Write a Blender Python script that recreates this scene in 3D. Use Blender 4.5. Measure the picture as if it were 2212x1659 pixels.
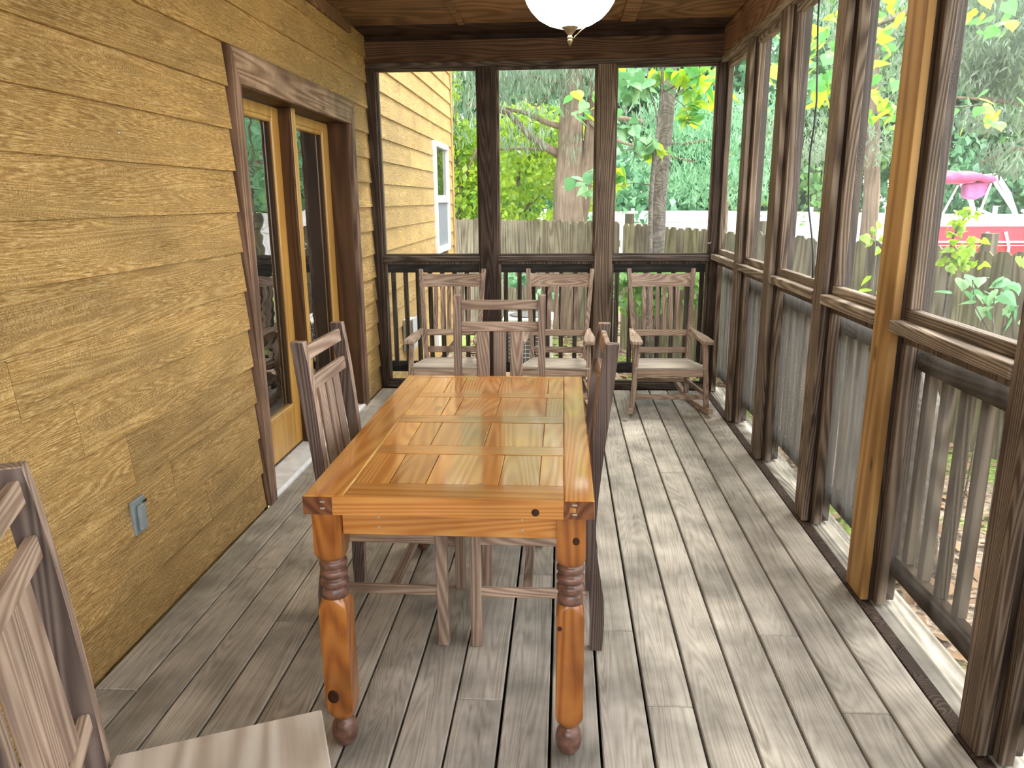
import bpy, bmesh, math, random
import numpy as np
from mathutils import Vector, Matrix
random.seed(7); rng = np.random.default_rng(7)
for o in list(bpy.data.objects): bpy.data.objects.remove(o)
S = bpy.context.scene; COL = S.collection
PI = math.pi; R = math.radians
# ------------------------------------------------------------------ camera
pitch, yaw, roll, FPX, CAMZ = R(-13.774), R(3.899), R(-0.4586), 1621.66, 1.5
fw = Vector((-math.sin(yaw)*math.cos(pitch), math.cos(yaw)*math.cos(pitch), math.sin(pitch)))
rt = Vector((math.cos(yaw), math.sin(yaw), 0)); up = rt.cross(fw)
r2 = math.cos(roll)*rt + math.sin(roll)*up; u2 = -math.sin(roll)*rt + math.cos(roll)*up
cd = bpy.data.cameras.new('camera'); cam = bpy.data.objects.new('camera', cd); COL.objects.link(cam)
cam.matrix_world = Matrix(((r2.x, u2.x, -fw.x, 0), (r2.y, u2.y, -fw.y, 0), (r2.z, u2.z, -fw.z, CAMZ), (0, 0, 0, 1)))
cd.sensor_fit = 'HORIZONTAL'; cd.sensor_width = 36; cd.lens = FPX/2212*36; cd.clip_start = .02; cd.clip_end = 300
S.camera = cam
def at(px, py, Y):
    d = r2*((px-1106)/FPX) - u2*((py-829.5)/FPX) + fw
    t = Y/d.y
    return Vector((d.x*t, Y, CAMZ + d.z*t))
# ------------------------------------------------------------------ sky, sun, exposure
w = bpy.data.worlds.new('sky'); S.world = w; w.use_nodes = True
bg = w.node_tree.nodes['Background']; bg.inputs[0].default_value = (.97, .985, 1.0, 1); bg.inputs[1].default_value = 3.2
sd = bpy.data.lights.new('sun', 'SUN'); sd.energy = 2.2; sd.angle = R(14); sd.color = (1, .95, .85)
sun = bpy.data.objects.new('sun', sd); COL.objects.link(sun)
sun.rotation_euler = Vector((-.36, -.36, -.86)).to_track_quat('-Z', 'Y').to_euler()
S.view_settings.view_transform = 'Standard'; S.view_settings.look = 'None'
S.view_settings.gamma = 1; S.view_settings.use_curve_mapping = False
S.view_settings.exposure = 0.98
try:
    S.cycles.transparent_max_bounces = 24; S.cycles.max_bounces = 10; S.cycles.diffuse_bounces = 5
except Exception: pass

# ------------------------------------------------------------------ materials
def nt(name):
    m = bpy.data.materials.new(name); m.use_nodes = True
    t = m.node_tree; return m, t, t.nodes['Principled BSDF'], t.links.new
def plain(name, col, rough=.6, metal=0, spec=.5, noise=0, scale=8, coat=0):
    m, t, p, L = nt(name)
    p.inputs['Base Color'].default_value = (*col, 1); p.inputs['Roughness'].default_value = rough
    p.inputs['Metallic'].default_value = metal; p.inputs['Specular IOR Level'].default_value = spec
    p.inputs['Coat Weight'].default_value = coat
    if noise:
        tc = t.nodes.new('ShaderNodeTexCoord'); n = t.nodes.new('ShaderNodeTexNoise'); n.inputs['Scale'].default_value = scale; n.inputs['Detail'].default_value = 5
        mr = t.nodes.new('ShaderNodeMapRange'); mr.inputs['From Min'].default_value = .3; mr.inputs['From Max'].default_value = .7
        mr.inputs['To Min'].default_value = 1-noise; mr.inputs['To Max'].default_value = 1+noise
        v = t.nodes.new('ShaderNodeVectorMath'); v.operation = 'SCALE'; v.inputs[0].default_value = col
        L(tc.outputs['Object'], n.inputs['Vector']); L(n.outputs['Fac'], mr.inputs['Value']); L(mr.outputs[0], v.inputs['Scale']); L(v.outputs[0], p.inputs['Base Color'])
    return m
def wood(name, c0, c1, c2, axis='Y', across=45, along=1.6, ring=42, ringal=1.1, rough=.6, bump=.25, var=.14, blotch=.25, bscale=3.0, spec=.35, coat=0, coatr=.1, dist=5.0, ringw=.5, knots=0, bdist=.004):
    m, t, p, L = nt(name); N = t.nodes.new
    tc = N('ShaderNodeTexCoord'); oi = N('ShaderNodeObjectInfo')
    ofs = N('ShaderNodeVectorMath'); ofs.operation = 'MULTIPLY_ADD'; ofs.inputs[1].default_value = (31, 17, 23)
    cx = N('ShaderNodeCombineXYZ')
    for k in range(3): L(oi.outputs['Random'], cx.inputs[k])
    L(cx.outputs[0], ofs.inputs[0]); L(tc.outputs['Object'], ofs.inputs[2])
    k = 'XYZ'.index(axis)
    def mapped(ac, al):
        mp = N('ShaderNodeMapping'); s = [ac]*3; s[k] = al; mp.inputs['Scale'].default_value = s
        L(ofs.outputs[0], mp.inputs['Vector']); return mp
    n1 = N('ShaderNodeTexNoise'); n1.inputs['Scale'].default_value = 1; n1.inputs['Detail'].default_value = 6; n1.inputs['Roughness'].default_value = .65
    L(mapped(across, along).outputs[0], n1.inputs['Vector'])
    n0 = N('ShaderNodeTexNoise'); n0.inputs['Scale'].default_value = 1; n0.inputs['Detail'].default_value = 1.5; n0.inputs['Roughness'].default_value = .4; n0.inputs['Distortion'].default_value = .3
    L(mapped(ring/5, ringal*.6).outputs[0], n0.inputs['Vector'])
    mk_ = N('ShaderNodeMath'); mk_.operation = 'MULTIPLY'; mk_.inputs[1].default_value = dist*16; L(n0.outputs['Fac'], mk_.inputs[0])
    sn = N('ShaderNodeMath'); sn.operation = 'SINE'; L(mk_.outputs[0], sn.inputs[0])
    wv = N('ShaderNodeMapRange'); wv.inputs['From Min'].default_value = -1; wv.inputs['From Max'].default_value = 1; L(sn.outputs[0], wv.inputs['Value'])
    mx = N('ShaderNodeMix'); mx.inputs['Factor'].default_value = ringw
    L(n1.outputs['Fac'], mx.inputs[2]); L(wv.outputs[0], mx.inputs[3])
    cr = N('ShaderNodeValToRGB'); e = cr.color_ramp.elements
    e[0].position = .22; e[0].color = (*c0, 1); e[1].position = .78; e[1].color = (*c2, 1)
    q = e.new(.5); q.color = (*c1, 1)
    L(mx.outputs[0], cr.inputs['Fac'])
    nb = N('ShaderNodeTexNoise'); nb.inputs['Scale'].default_value = bscale; nb.inputs['Detail'].default_value = 4; L(ofs.outputs[0], nb.inputs['Vector'])
    m1 = N('ShaderNodeMapRange'); m1.inputs['From Min'].default_value = .3; m1.inputs['From Max'].default_value = .7; m1.inputs['To Min'].default_value = 1-blotch; m1.inputs['To Max'].default_value = 1+blotch*.7
    L(nb.outputs['Fac'], m1.inputs['Value'])
    m2 = N('ShaderNodeMapRange'); m2.inputs['To Min'].default_value = 1-var; m2.inputs['To Max'].default_value = 1+var; L(oi.outputs['Random'], m2.inputs['Value'])
    mm = N('ShaderNodeMath'); mm.operation = 'MULTIPLY'; L(m1.outputs[0], mm.inputs[0]); L(m2.outputs[0], mm.inputs[1])
    last = mm
    if knots:
        vo = N('ShaderNodeTexVoronoi'); vo.inputs['Scale'].default_value = 1; L(mapped(5.5, 2.2).outputs[0], vo.inputs['Vector'])
        mk = N('ShaderNodeMapRange'); mk.interpolation_type = 'SMOOTHSTEP'; mk.inputs['From Min'].default_value = .035; mk.inputs['From Max'].default_value = .10; mk.inputs['To Min'].default_value = 1-knots; mk.inputs['To Max'].default_value = 1
        L(vo.outputs['Distance'], mk.inputs['Value'])
        m3 = N('ShaderNodeMath'); m3.operation = 'MULTIPLY'; L(mm.outputs[0], m3.inputs[0]); L(mk.outputs[0], m3.inputs[1]); last = m3
    vs = N('ShaderNodeVectorMath'); vs.operation = 'SCALE'; L(cr.outputs['Color'], vs.inputs[0]); L(last.outputs[0], vs.inputs['Scale'])
    L(vs.outputs[0], p.inputs['Base Color'])
    bp = N('ShaderNodeBump'); bp.inputs['Strength'].default_value = bump; bp.inputs['Distance'].default_value = bdist
    L(mx.outputs[0], bp.inputs['Height']); L(bp.outputs[0], p.inputs['Normal'])
    p.inputs['Roughness'].default_value = rough; p.inputs['Specular IOR Level'].default_value = spec
    p.inputs['Coat Weight'].default_value = coat; p.inputs['Coat Roughness'].default_value = coatr
    return m
def siding_mat(name, c0, c1, c2):
    # rough sawn, grain runs along Y, coarse furrows with short saw marks across
    m, t, p, L = nt(name); N = t.nodes.new
    tc = N('ShaderNodeTexCoord'); oi = N('ShaderNodeObjectInfo')
    cx = N('ShaderNodeCombineXYZ'); [L(oi.outputs['Random'], cx.inputs[k]) for k in range(3)]
    ofs = N('ShaderNodeVectorMath'); ofs.operation = 'MULTIPLY_ADD'; ofs.inputs[1].default_value = (3, 29, 11)
    L(cx.outputs[0], ofs.inputs[0]); L(tc.outputs['Object'], ofs.inputs[2])
    def noise(sc, det=4, rgh=.6, dst=0):
        mp = N('ShaderNodeMapping'); mp.inputs['Scale'].default_value = sc; L(ofs.outputs[0], mp.inputs['Vector'])
        n = N('ShaderNodeTexNoise'); n.inputs['Scale'].default_value = 1; n.inputs['Detail'].default_value = det; n.inputs['Roughness'].default_value = rgh; n.inputs['Distortion'].default_value = dst
        L(mp.outputs[0], n.inputs['Vector']); return n.outputs['Fac']
    n0 = noise((5, .5, 12), 1.5, .4, .3)
    mk_ = N('ShaderNodeMath'); mk_.operation = 'MULTIPLY'; mk_.inputs[1].default_value = 230; L(n0, mk_.inputs[0])
    sn = N('ShaderNodeMath'); sn.operation = 'SINE'; L(mk_.outputs[0], sn.inputs[0])
    wv = N('ShaderNodeMapRange'); wv.inputs['From Min'].default_value = -1; wv.inputs['From Max'].default_value = 1; L(sn.outputs[0], wv.inputs['Value'])
    saw = noise((80, 230, 170), 3, .75); fur = noise((80, 26, 260), 3, .7, .3); zone = noise((5, 1.7, 9), 3)
    zr = N('ShaderNodeMapRange'); zr.inputs['From Min'].default_value = .42; zr.inputs['From Max'].default_value = .58; L(zone, zr.inputs['Value'])
    a = N('ShaderNodeMix'); L(zr.outputs[0], a.inputs['Factor']); L(saw, a.inputs[2]); L(fur, a.inputs[3])
    b = N('ShaderNodeMix'); b.inputs['Factor'].default_value = .11; L(a.outputs[0], b.inputs[2]); L(wv.outputs[0], b.inputs[3])
    cr = N('ShaderNodeValToRGB'); e = cr.color_ramp.elements
    e[0].position = .36; e[0].color = (*c0, 1); e[1].position = .64; e[1].color = (*c2, 1); q = e.new(.5); q.color = (*c1, 1)
    L(b.outputs[0], cr.inputs['Fac'])
    bl = noise((6, 2.2, 5), 4)
    m1 = N('ShaderNodeMapRange'); m1.inputs['From Min'].default_value = .3; m1.inputs['From Max'].default_value = .7; m1.inputs['To Min'].default_value = .80; m1.inputs['To Max'].default_value = 1.14; L(bl, m1.inputs['Value'])
    m2 = N('ShaderNodeMapRange'); m2.inputs['To Min'].default_value = .88; m2.inputs['To Max'].default_value = 1.1; L(oi.outputs['Random'], m2.inputs['Value'])
    mm = N('ShaderNodeMath'); mm.operation = 'MULTIPLY'; L(m1.outputs[0], mm.inputs[0]); L(m2.outputs[0], mm.inputs[1])
    vs = N('ShaderNodeVectorMath'); vs.operation = 'SCALE'; L(cr.outputs['Color'], vs.inputs[0]); L(mm.outputs[0], vs.inputs['Scale']); L(vs.outputs[0], p.inputs['Base Color'])
    bp = N('ShaderNodeBump'); bp.inputs['Strength'].default_value = .9; bp.inputs['Distance'].default_value = .012
    L(b.outputs[0], bp.inputs['Height']); L(bp.outputs[0], p.inputs['Normal'])
    p.inputs['Roughness'].default_value = .42; p.inputs['Specular IOR Level'].default_value = .45
    return m
def leaf_mat(name, c0, c1, trans=.5):
    m, t, p, L = nt(name); N = t.nodes.new
    tc = N('ShaderNodeTexCoord'); oi = N('ShaderNodeObjectInfo')
    n = N('ShaderNodeTexNoise'); n.inputs['Scale'].default_value = 2.3; n.inputs['Detail'].default_value = 6
    L(tc.outputs['Object'], n.inputs['Vector'])
    ad = N('ShaderNodeMath'); ad.inputs[1].default_value = 0; L(n.outputs['Fac'], ad.inputs[0])
    if 'large' in name:
        sb = N('ShaderNodeMath'); sb.operation = 'MULTIPLY_ADD'; sb.inputs[1].default_value = .9; sb.inputs[2].default_value = -.45
        L(oi.outputs['Random'], sb.inputs[0]); L(sb.outputs[0], ad.inputs[1])
    cr = N('ShaderNodeValToRGB'); e = cr.color_ramp.elements; e[0].position = .35; e[0].color = (*c0, 1); e[1].position = .65; e[1].color = (*c1, 1)
    L(ad.outputs[0], cr.inputs['Fac'])
    d = N('ShaderNodeBsdfDiffuse'); tr = N('ShaderNodeBsdfTranslucent'); g = N('ShaderNodeBsdfGlossy'); g.inputs['Roughness'].default_value = .4; g.inputs['Color'].default_value = (.6, .65, .7, 1)
    L(cr.outputs[0], d.inputs['Color']); L(cr.outputs[0], tr.inputs['Color'])
    a = N('ShaderNodeMixShader'); a.inputs[0].default_value = trans; L(d.outputs[0], a.inputs[1]); L(tr.outputs[0], a.inputs[2])
    b = N('ShaderNodeMixShader'); b.inputs[0].default_value = .06; L(a.outputs[0], b.inputs[1]); L(g.outputs[0], b.inputs[2])
    L(b.outputs[0], t.nodes['Material Output'].inputs['Surface']); t.nodes.remove(p)
    return m
def screen_mat(name, opac, col, streak=0):
    m, t, p, L = nt(name); N = t.nodes.new
    tr = N('ShaderNodeBsdfTransparent'); d = N('ShaderNodeBsdfDiffuse'); tl = N('ShaderNodeBsdfTranslucent')
    d.inputs['Color'].default_value = (*col, 1); tl.inputs['Color'].default_value = (*col, 1)
    a = N('ShaderNodeMixShader'); a.inputs[0].default_value = .5; L(d.outputs[0], a.inputs[1]); L(tl.outputs[0], a.inputs[2])
    b = N('ShaderNodeMixShader'); b.inputs[0].default_value = opac; L(tr.outputs[0], b.inputs[1]); L(a.outputs[0], b.inputs[2])
    tc = N('ShaderNodeTexCoord'); mp = N('ShaderNodeMapping'); mp.inputs['Scale'].default_value = (13, 13, .8); n = N('ShaderNodeTexNoise'); n.inputs['Scale'].default_value = 1; n.inputs['Detail'].default_value = 4
    mr = N('ShaderNodeMapRange'); mr.inputs['From Min'].default_value = .3; mr.inputs['From Max'].default_value = .7; mr.inputs['To Min'].default_value = opac-streak; mr.inputs['To Max'].default_value = opac+streak
    L(tc.outputs['Object'], mp.inputs['Vector']); L(mp.outputs[0], n.inputs['Vector']); L(n.outputs['Fac'], mr.inputs['Value']); L(mr.outputs[0], b.inputs[0])
    L(b.outputs[0], t.nodes['Material Output'].inputs['Surface']); t.nodes.remove(p)
    return m
def glass_mat(name, wavy=.0):
    m, t, p, L = nt(name); N = t.nodes.new
    p.inputs['Base Color'].default_value = (.012, .013, .012, 1); p.inputs['Roughness'].default_value = .015; p.inputs['IOR'].default_value = 3.6
    if wavy:
        tc = N('ShaderNodeTexCoord'); mp = N('ShaderNodeMapping'); mp.inputs['Scale'].default_value = (1, 1.2, 7); n = N('ShaderNodeTexNoise'); n.inputs['Scale'].default_value = 1.5; n.inputs['Detail'].default_value = 1
        bp = N('ShaderNodeBump'); bp.inputs['Strength'].default_value = wavy; bp.inputs['Distance'].default_value = .01
        L(tc.outputs['Object'], mp.inputs[0]); L(mp.outputs[0], n.inputs['Vector']); L(n.outputs['Fac'], bp.inputs['Height']); L(bp.outputs[0], p.inputs['Normal'])
    return m
def emit_mat(name, col, s):
    m, t, p, L = nt(name); e = t.nodes.new('ShaderNodeEmission'); e.inputs[0].default_value = (*col, 1); e.inputs[1].default_value = s
    L(e.outputs[0], t.nodes['Material Output'].inputs['Surface']); t.nodes.remove(p); return m

M = {}
M['deck'] = wood('weathered_deck', (.235, .21, .172), (.42, .385, .33), (.53, .50, .445), 'Y', 90, 2.2, 34, 1.0, .6, .2, .07, .42, 4.5, .35, dist=15, ringw=.17)
M['joist'] = plain('dark_joist', (.05, .04, .03), .9)
M['siding'] = siding_mat('golden_siding', (.33, .185, .052), (.56, .34, .11), (.84, .62, .28))
M['sheath'] = plain('sheathing', (.08, .05, .03), .9)
M['casing'] = wood('cedar_casing', (.12, .068, .042), (.21, .125, .082), (.28, .18, .125), 'Z', 80, 2, 40, .5, .65, .2, .1, .3, 4, .3, knots=.5)
M['casingh'] = wood('cedar_casing_head', (.17, .105, .065), (.28, .185, .12), (.35, .25, .17), 'Y', 80, 2, 40, .35, .65, .2, .1, .4, 6, .3, knots=.5)
M['doorw'] = wood('honey_door', (.45, .235, .05), (.52, .285, .065), (.58, .33, .085), 'Z', 30, 1, 14, .4, .35, .05, .04, .06, 3, .45, coat=.3, coatr=.25)
M['doord'] = wood('brown_jamb', (0.055, 0.02475, 0.0099), (0.0825, 0.0385, 0.0154), (0.1045, 0.05225, 0.022), 'Z', 40, 1, 20, .6, .5, .1, .05, .15, 3, .3)
M['alum'] = plain('aluminium_sill', (.78, .80, .82), .4, .1, .5, .15, 14)
M['rubber'] = plain('black_rubber', (.015, .015, .015), .7)
M['glass'] = glass_mat('door_glass', .25)
M['glass2'] = glass_mat('window_glass', .2)
M['vinyl'] = plain('white_vinyl', (.80, .80, .78), .4)
M['wscreen'] = plain('window_screen', (.16, .18, .20), .8)
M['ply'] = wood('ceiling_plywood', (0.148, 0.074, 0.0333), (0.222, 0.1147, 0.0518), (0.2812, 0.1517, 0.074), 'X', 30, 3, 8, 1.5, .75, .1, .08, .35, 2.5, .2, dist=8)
M['plyd'] = wood('dark_soffit', (0.027, 0.0132, 0.0096), (0.042, 0.0216, 0.0156), (0.054, 0.03, 0.021), 'X', 30, 3, 8, 1.5, .8, .1, .08, .35, 2.5, .2)  # near-black brown for the strip between plywood end and back beam
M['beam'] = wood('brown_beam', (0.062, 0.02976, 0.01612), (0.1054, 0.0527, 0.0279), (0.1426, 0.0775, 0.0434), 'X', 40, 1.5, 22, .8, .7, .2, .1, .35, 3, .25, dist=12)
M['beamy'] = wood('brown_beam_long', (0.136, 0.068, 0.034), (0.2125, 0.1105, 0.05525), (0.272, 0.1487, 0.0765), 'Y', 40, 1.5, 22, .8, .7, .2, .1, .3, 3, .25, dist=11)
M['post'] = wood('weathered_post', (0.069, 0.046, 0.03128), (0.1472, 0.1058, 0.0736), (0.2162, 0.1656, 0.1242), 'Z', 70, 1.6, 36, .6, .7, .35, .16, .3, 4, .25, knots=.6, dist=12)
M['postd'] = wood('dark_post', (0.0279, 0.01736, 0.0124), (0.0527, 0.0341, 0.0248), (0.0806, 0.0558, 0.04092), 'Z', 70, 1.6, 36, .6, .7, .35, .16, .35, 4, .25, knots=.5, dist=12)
M['posto'] = wood('orange_post', (.27, .14, .042), (.40, .22, .068), (.46, .275, .10), 'Z', 60, 1.2, 20, .5, .6, .15, .06, .2, 3, .3, knots=.6)
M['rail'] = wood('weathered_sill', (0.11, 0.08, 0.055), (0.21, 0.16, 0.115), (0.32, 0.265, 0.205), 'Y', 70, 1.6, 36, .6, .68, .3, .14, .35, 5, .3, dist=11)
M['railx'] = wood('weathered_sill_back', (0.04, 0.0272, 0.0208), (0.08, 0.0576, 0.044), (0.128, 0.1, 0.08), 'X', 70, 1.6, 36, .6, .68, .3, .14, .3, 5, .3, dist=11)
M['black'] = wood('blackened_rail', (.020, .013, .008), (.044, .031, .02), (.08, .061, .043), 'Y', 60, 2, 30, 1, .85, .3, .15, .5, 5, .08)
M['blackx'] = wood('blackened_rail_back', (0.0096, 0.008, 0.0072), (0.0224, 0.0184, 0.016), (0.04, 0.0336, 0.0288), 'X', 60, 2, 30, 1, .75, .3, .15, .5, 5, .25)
M['bal'] = wood('grey_baluster', (.045, .033, .023), (.085, .066, .048), (.135, .11, .083), 'Z', 60, 2, 30, 1, .85, .3, .25, .3, 4, .08)
M['ledge'] = wood('bleached_ledge', (.17, .15, .115), (.29, .265, .215), (.38, .355, .30), 'Y', 50, 2, 30, 1, .75, .3, .1, .35, 6, .25)
M['pine'] = wood('varnished_pine', (0.4, 0.135, 0.022), (0.54, 0.225, 0.045), (0.63, 0.315, 0.085), 'Y', 45, 1.4, 22, .7, .22, .05, .15, .16, 3, .5, coat=.7, coatr=.06, knots=.55, dist=12, ringw=.32)
M['pinex'] = wood('varnished_pine_cross', (0.38, 0.125, 0.02), (0.5, 0.205, 0.04), (0.6, 0.29, 0.075), 'X', 45, 1.4, 24, .5, .24, .05, .10, .16, 3, .5, coat=.7, coatr=.07, knots=.55, dist=14, ringw=.32)
M['pinez'] = wood('varnished_pine_leg', (0.2, 0.058, 0.009), (0.34, 0.115, 0.018), (0.42, 0.165, 0.034), 'Z', 45, 1.4, 22, .7, .28, .05, .10, .35, 6, .5, coat=.5, coatr=.12, knots=.75, dist=11, ringw=.32)
M['pined'] = wood('varnished_end_grain', (.10, .028, .010), (.17, .055, .018), (.23, .085, .03), 'Y', 40, 8, 30, 2, .35, .1, .1, .3, 8, .5, coat=.3)
M['turn'] = plain('dusty_turning', (.15, .072, .05), .38, 0, .5, .6, 40, coat=.25)
M['chx'] = wood('teak_x', (0.2125, 0.1438, 0.1025), (0.375, 0.2687, 0.2), (0.5125, 0.3937, 0.3063), 'X', 75, 2.4, 34, 1.0, .6, .25, .12, .25, 5, .3, dist=11, ringw=.38)
M['chy'] = wood('teak_y', (0.2125, 0.1438, 0.1025), (0.375, 0.2687, 0.2), (0.5125, 0.3937, 0.3063), 'Y', 75, 2.4, 34, 1.0, .6, .25, .12, .25, 5, .3, dist=11, ringw=.38)
M['chz'] = wood('teak_z', (0.1875, 0.125, 0.09375), (0.3313, 0.2375, 0.1812), (0.4625, 0.35, 0.2687), 'Z', 75, 2.4, 34, 1.0, .6, .25, .12, .25, 5, .3, knots=.4, dist=11, ringw=.38)
M['chdark'] = wood('dark_teak', (.065, .044, .038), (.115, .083, .07), (.17, .13, .11), 'Z', 75, 2, 34, .6, .6, .25, .1, .25, 5, .3, dist=12)
M['seatx'] = wood('bleached_slat', (.33, .27, .21), (.46, .40, .33), (.56, .50, .43), 'X', 70, 2, 30, 1, .55, .15, .08, .2, 4, .35, dist=10, ringw=.3)
M['seat'] = wood('bleached_teak_seat', (.40, .33, .26), (.53, .46, .38), (.62, .56, .48), 'Y', 45, 1.5, 20, .6, .55, .15, .08, .18, 4, .35)
M['knotm'] = plain('dark_knot', (.04, .014, .006), .6, 0, .3, .4, 60)
M['metal'] = plain('antique_brass', (.24, .19, .12), .38, .85)
M['steel'] = plain('screw_steel', (.65, .63, .58), .35, .8)
M['bulbglass'] = emit_mat('lit_alabaster_glass', (1, .93, .76), 16)
M['greybox'] = plain('grey_outlet_cover', (.26, .31, .32), .45, 0, .5, .12, 30)
M['cable'] = plain('black_cable', (.02, .02, .02), .5)
M['fence'] = wood('fence_wood', (0.09009, 0.07508, 0.04719), (0.1416, 0.1244, 0.08369), (0.1845, 0.1673, 0.1201), 'Z', 40, 1.2, 22, .5, .8, .2, .22, .35, 3, .2)
M['fenceg'] = wood('green_fence_wood', (0.09048, 0.08369, 0.04072), (0.1493, 0.1402, 0.07465), (0.1945, 0.181, 0.1086), 'Z', 40, 1.2, 22, .5, .8, .2, .22, .35, 3, .2)
M['palefence'] = wood('pale_fence_wood', (.62, .60, .60), (.74, .72, .72), (.82, .81, .81), 'Z', 40, 1.2, 22, .5, .8, .1, .1, .12, 3, .2)
M['bark'] = wood('cedar_bark', (.12, .085, .06), (.24, .18, .135), (.34, .27, .215), 'Z', 26, 1.2, 14, .6, .85, .6, .05, .3, 3, .15, bdist=.03, ringw=0.16)
M['barkd'] = wood('oak_bark', (.06, .05, .042), (.17, .15, .13), (.32, .295, .26), 'Z', 24, 9, 9, 5, .85, .9, .05, .3, 4, .15, bdist=.03, dist=8, ringw=0.12)
M['leaf_y'] = leaf_mat('yellow_green_leaf', (.16, .36, .02), (.52, .68, .06), .55)
M['leaf_g'] = leaf_mat('green_leaf', (.09, .26, .07), (.32, .56, .16), .5)
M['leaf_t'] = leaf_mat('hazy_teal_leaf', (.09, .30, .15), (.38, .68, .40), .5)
M['leaf_c'] = leaf_mat('cedar_needle', (.10, .16, .10), (.30, .40, .27), .4)
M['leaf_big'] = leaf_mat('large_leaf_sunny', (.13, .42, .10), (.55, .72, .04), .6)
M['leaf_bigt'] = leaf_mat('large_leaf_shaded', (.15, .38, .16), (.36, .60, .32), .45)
M['litter'] = plain('dead_leaf', (.26, .17, .10), .9, 0, .2, .4, 3)
M['hullred'] = plain('red_gelcoat', (.62, .05, .09), .25, 0, .5, coat=.5)
M['hullwhite'] = plain('white_gelcoat', (.85, .85, .85), .25, 0, .5, coat=.5)
M['boatblue'] = plain('blue_vinyl', (.08, .13, .30), .5)
M['canvas'] = plain('pink_canvas', (.65, .10, .22), .8, 0, .3, .35, 6)
M['canvasp'] = plain('purple_canvas', (.42, .16, .36), .8, 0, .3, .2, 6)
M['acmetal'] = plain('beige_metal', (.66, .66, .63), .5, 0, .5, .08, 6)
M['acdark'] = plain('condenser_coil', (.10, .10, .10), .7)
M['utility'] = plain('utility_grey', (.52, .55, .57), .45)
M['scr_back'] = screen_mat('clean_screen', .06, (.42, .42, .42), .02)
M['scr_right'] = screen_mat('dusty_screen', .09, (.42, .44, .44), .02)
M['scr_low'] = screen_mat('dirty_low_screen', .28, (.25, .225, .195), .14)
M['scr_far'] = screen_mat('hazy_low_screen', .56, (.25, .243, .225), .10)
M['scr_lowb'] = screen_mat('low_back_screen', .07, (.40, .40, .40), .02)
def ground_mat():
    m, t, p, L = nt('leafy_ground'); N = t.nodes.new
    tc = N('ShaderNodeTexCoord')
    a = N('ShaderNodeTexNoise'); a.inputs['Scale'].default_value = .9; a.inputs['Detail'].default_value = 6
    b = N('ShaderNodeTexNoise'); b.inputs['Scale'].default_value = 24; b.inputs['Detail'].default_value = 5
    L(tc.outputs['Object'], a.inputs['Vector']); L(tc.outputs['Object'], b.inputs['Vector'])
    c1 = N('ShaderNodeValToRGB'); e = c1.color_ramp.elements; e[0].position = .35; e[0].color = (.10, .07, .045, 1); e[1].position = .65; e[1].color = (.42, .33, .25, 1); L(b.outputs['Fac'], c1.inputs[0])
    c2 = N('ShaderNodeValToRGB'); e = c2.color_ramp.elements; e[0].position = .35; e[0].color = (.10, .17, .03, 1); e[1].position = .65; e[1].color = (.30, .40, .10, 1); L(b.outputs['Fac'], c2.inputs[0])
    mr = N('ShaderNodeMapRange'); mr.inputs['From Min'].default_value = .5; mr.inputs['From Max'].default_value = .58; L(a.outputs['Fac'], mr.inputs['Value'])
    mx = N('ShaderNodeMix'); mx.data_type = 'RGBA'; L(mr.outputs[0], mx.inputs['Factor']); L(c1.outputs[0], mx.inputs[6]); L(c2.outputs[0], mx.inputs[7])
    L(mx.outputs[2], p.inputs['Base Color']); p.inputs['Roughness'].default_value = .95; p.inputs['Specular IOR Level'].default_value = .1
    bp = N('ShaderNodeBump'); bp.inputs['Strength'].default_value = .6; bp.inputs['Distance'].default_value = .03; L(b.outputs['Fac'], bp.inputs['Height']); L(bp.outputs[0], p.inputs['Normal'])
    return m
M['ground'] = ground_mat()

# ------------------------------------------------------------------ helpers
def link(name, me, parent=None, loc=(0, 0, 0), rot=(0, 0, 0)):
    o = bpy.data.objects.new(name, me); COL.objects.link(o)
    o.location = loc; o.rotation_euler = rot
    if parent: o.parent = parent
    return o
def tag(o, label=None, cat=None, group=None, kind=None):
    if label: o['label'] = label
    if cat: o['category'] = cat
    if group: o['group'] = group
    if kind: o['kind'] = kind
    return o
def empty(name, loc=(0, 0, 0), rz=0, **k):
    o = bpy.data.objects.new(name, None); COL.objects.link(o); o.location = loc; o.rotation_euler = (0, 0, rz); o.empty_display_size = .1
    return tag(o, **k)
def finish(bm, name, mat, smooth=False):
    bmesh.ops.recalc_face_normals(bm, faces=bm.faces[:])
    me = bpy.data.meshes.new(name); bm.to_mesh(me); bm.free(); me.materials.append(M[mat] if isinstance(mat, str) else mat)
    if smooth:
        for p in me.polygons: p.use_smooth = True
    return me
_bc = {}
def boxmesh(sx, sy, sz, mat, bev):
    key = (round(sx, 4), round(sy, 4), round(sz, 4), mat, bev)
    if key in _bc: return _bc[key]
    bm = bmesh.new(); bmesh.ops.create_cube(bm, size=1)
    bmesh.ops.scale(bm, vec=(sx, sy, sz), verts=bm.verts)
    if bev: bmesh.ops.bevel(bm, geom=bm.edges[:], offset=min(bev, .3*min(sx, sy, sz)), segments=1, affect='EDGES')
    _bc[key] = finish(bm, 'box', mat); return _bc[key]
def B(name, x0, x1, y0, y1, z0, z1, mat, parent=None, bev=.003, rot=(0, 0, 0)):
    return link(name, boxmesh(abs(x1-x0), abs(y1-y0), abs(z1-z0), mat, bev), parent, ((x0+x1)/2, (y0+y1)/2, (z0+z1)/2), rot)
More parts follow.
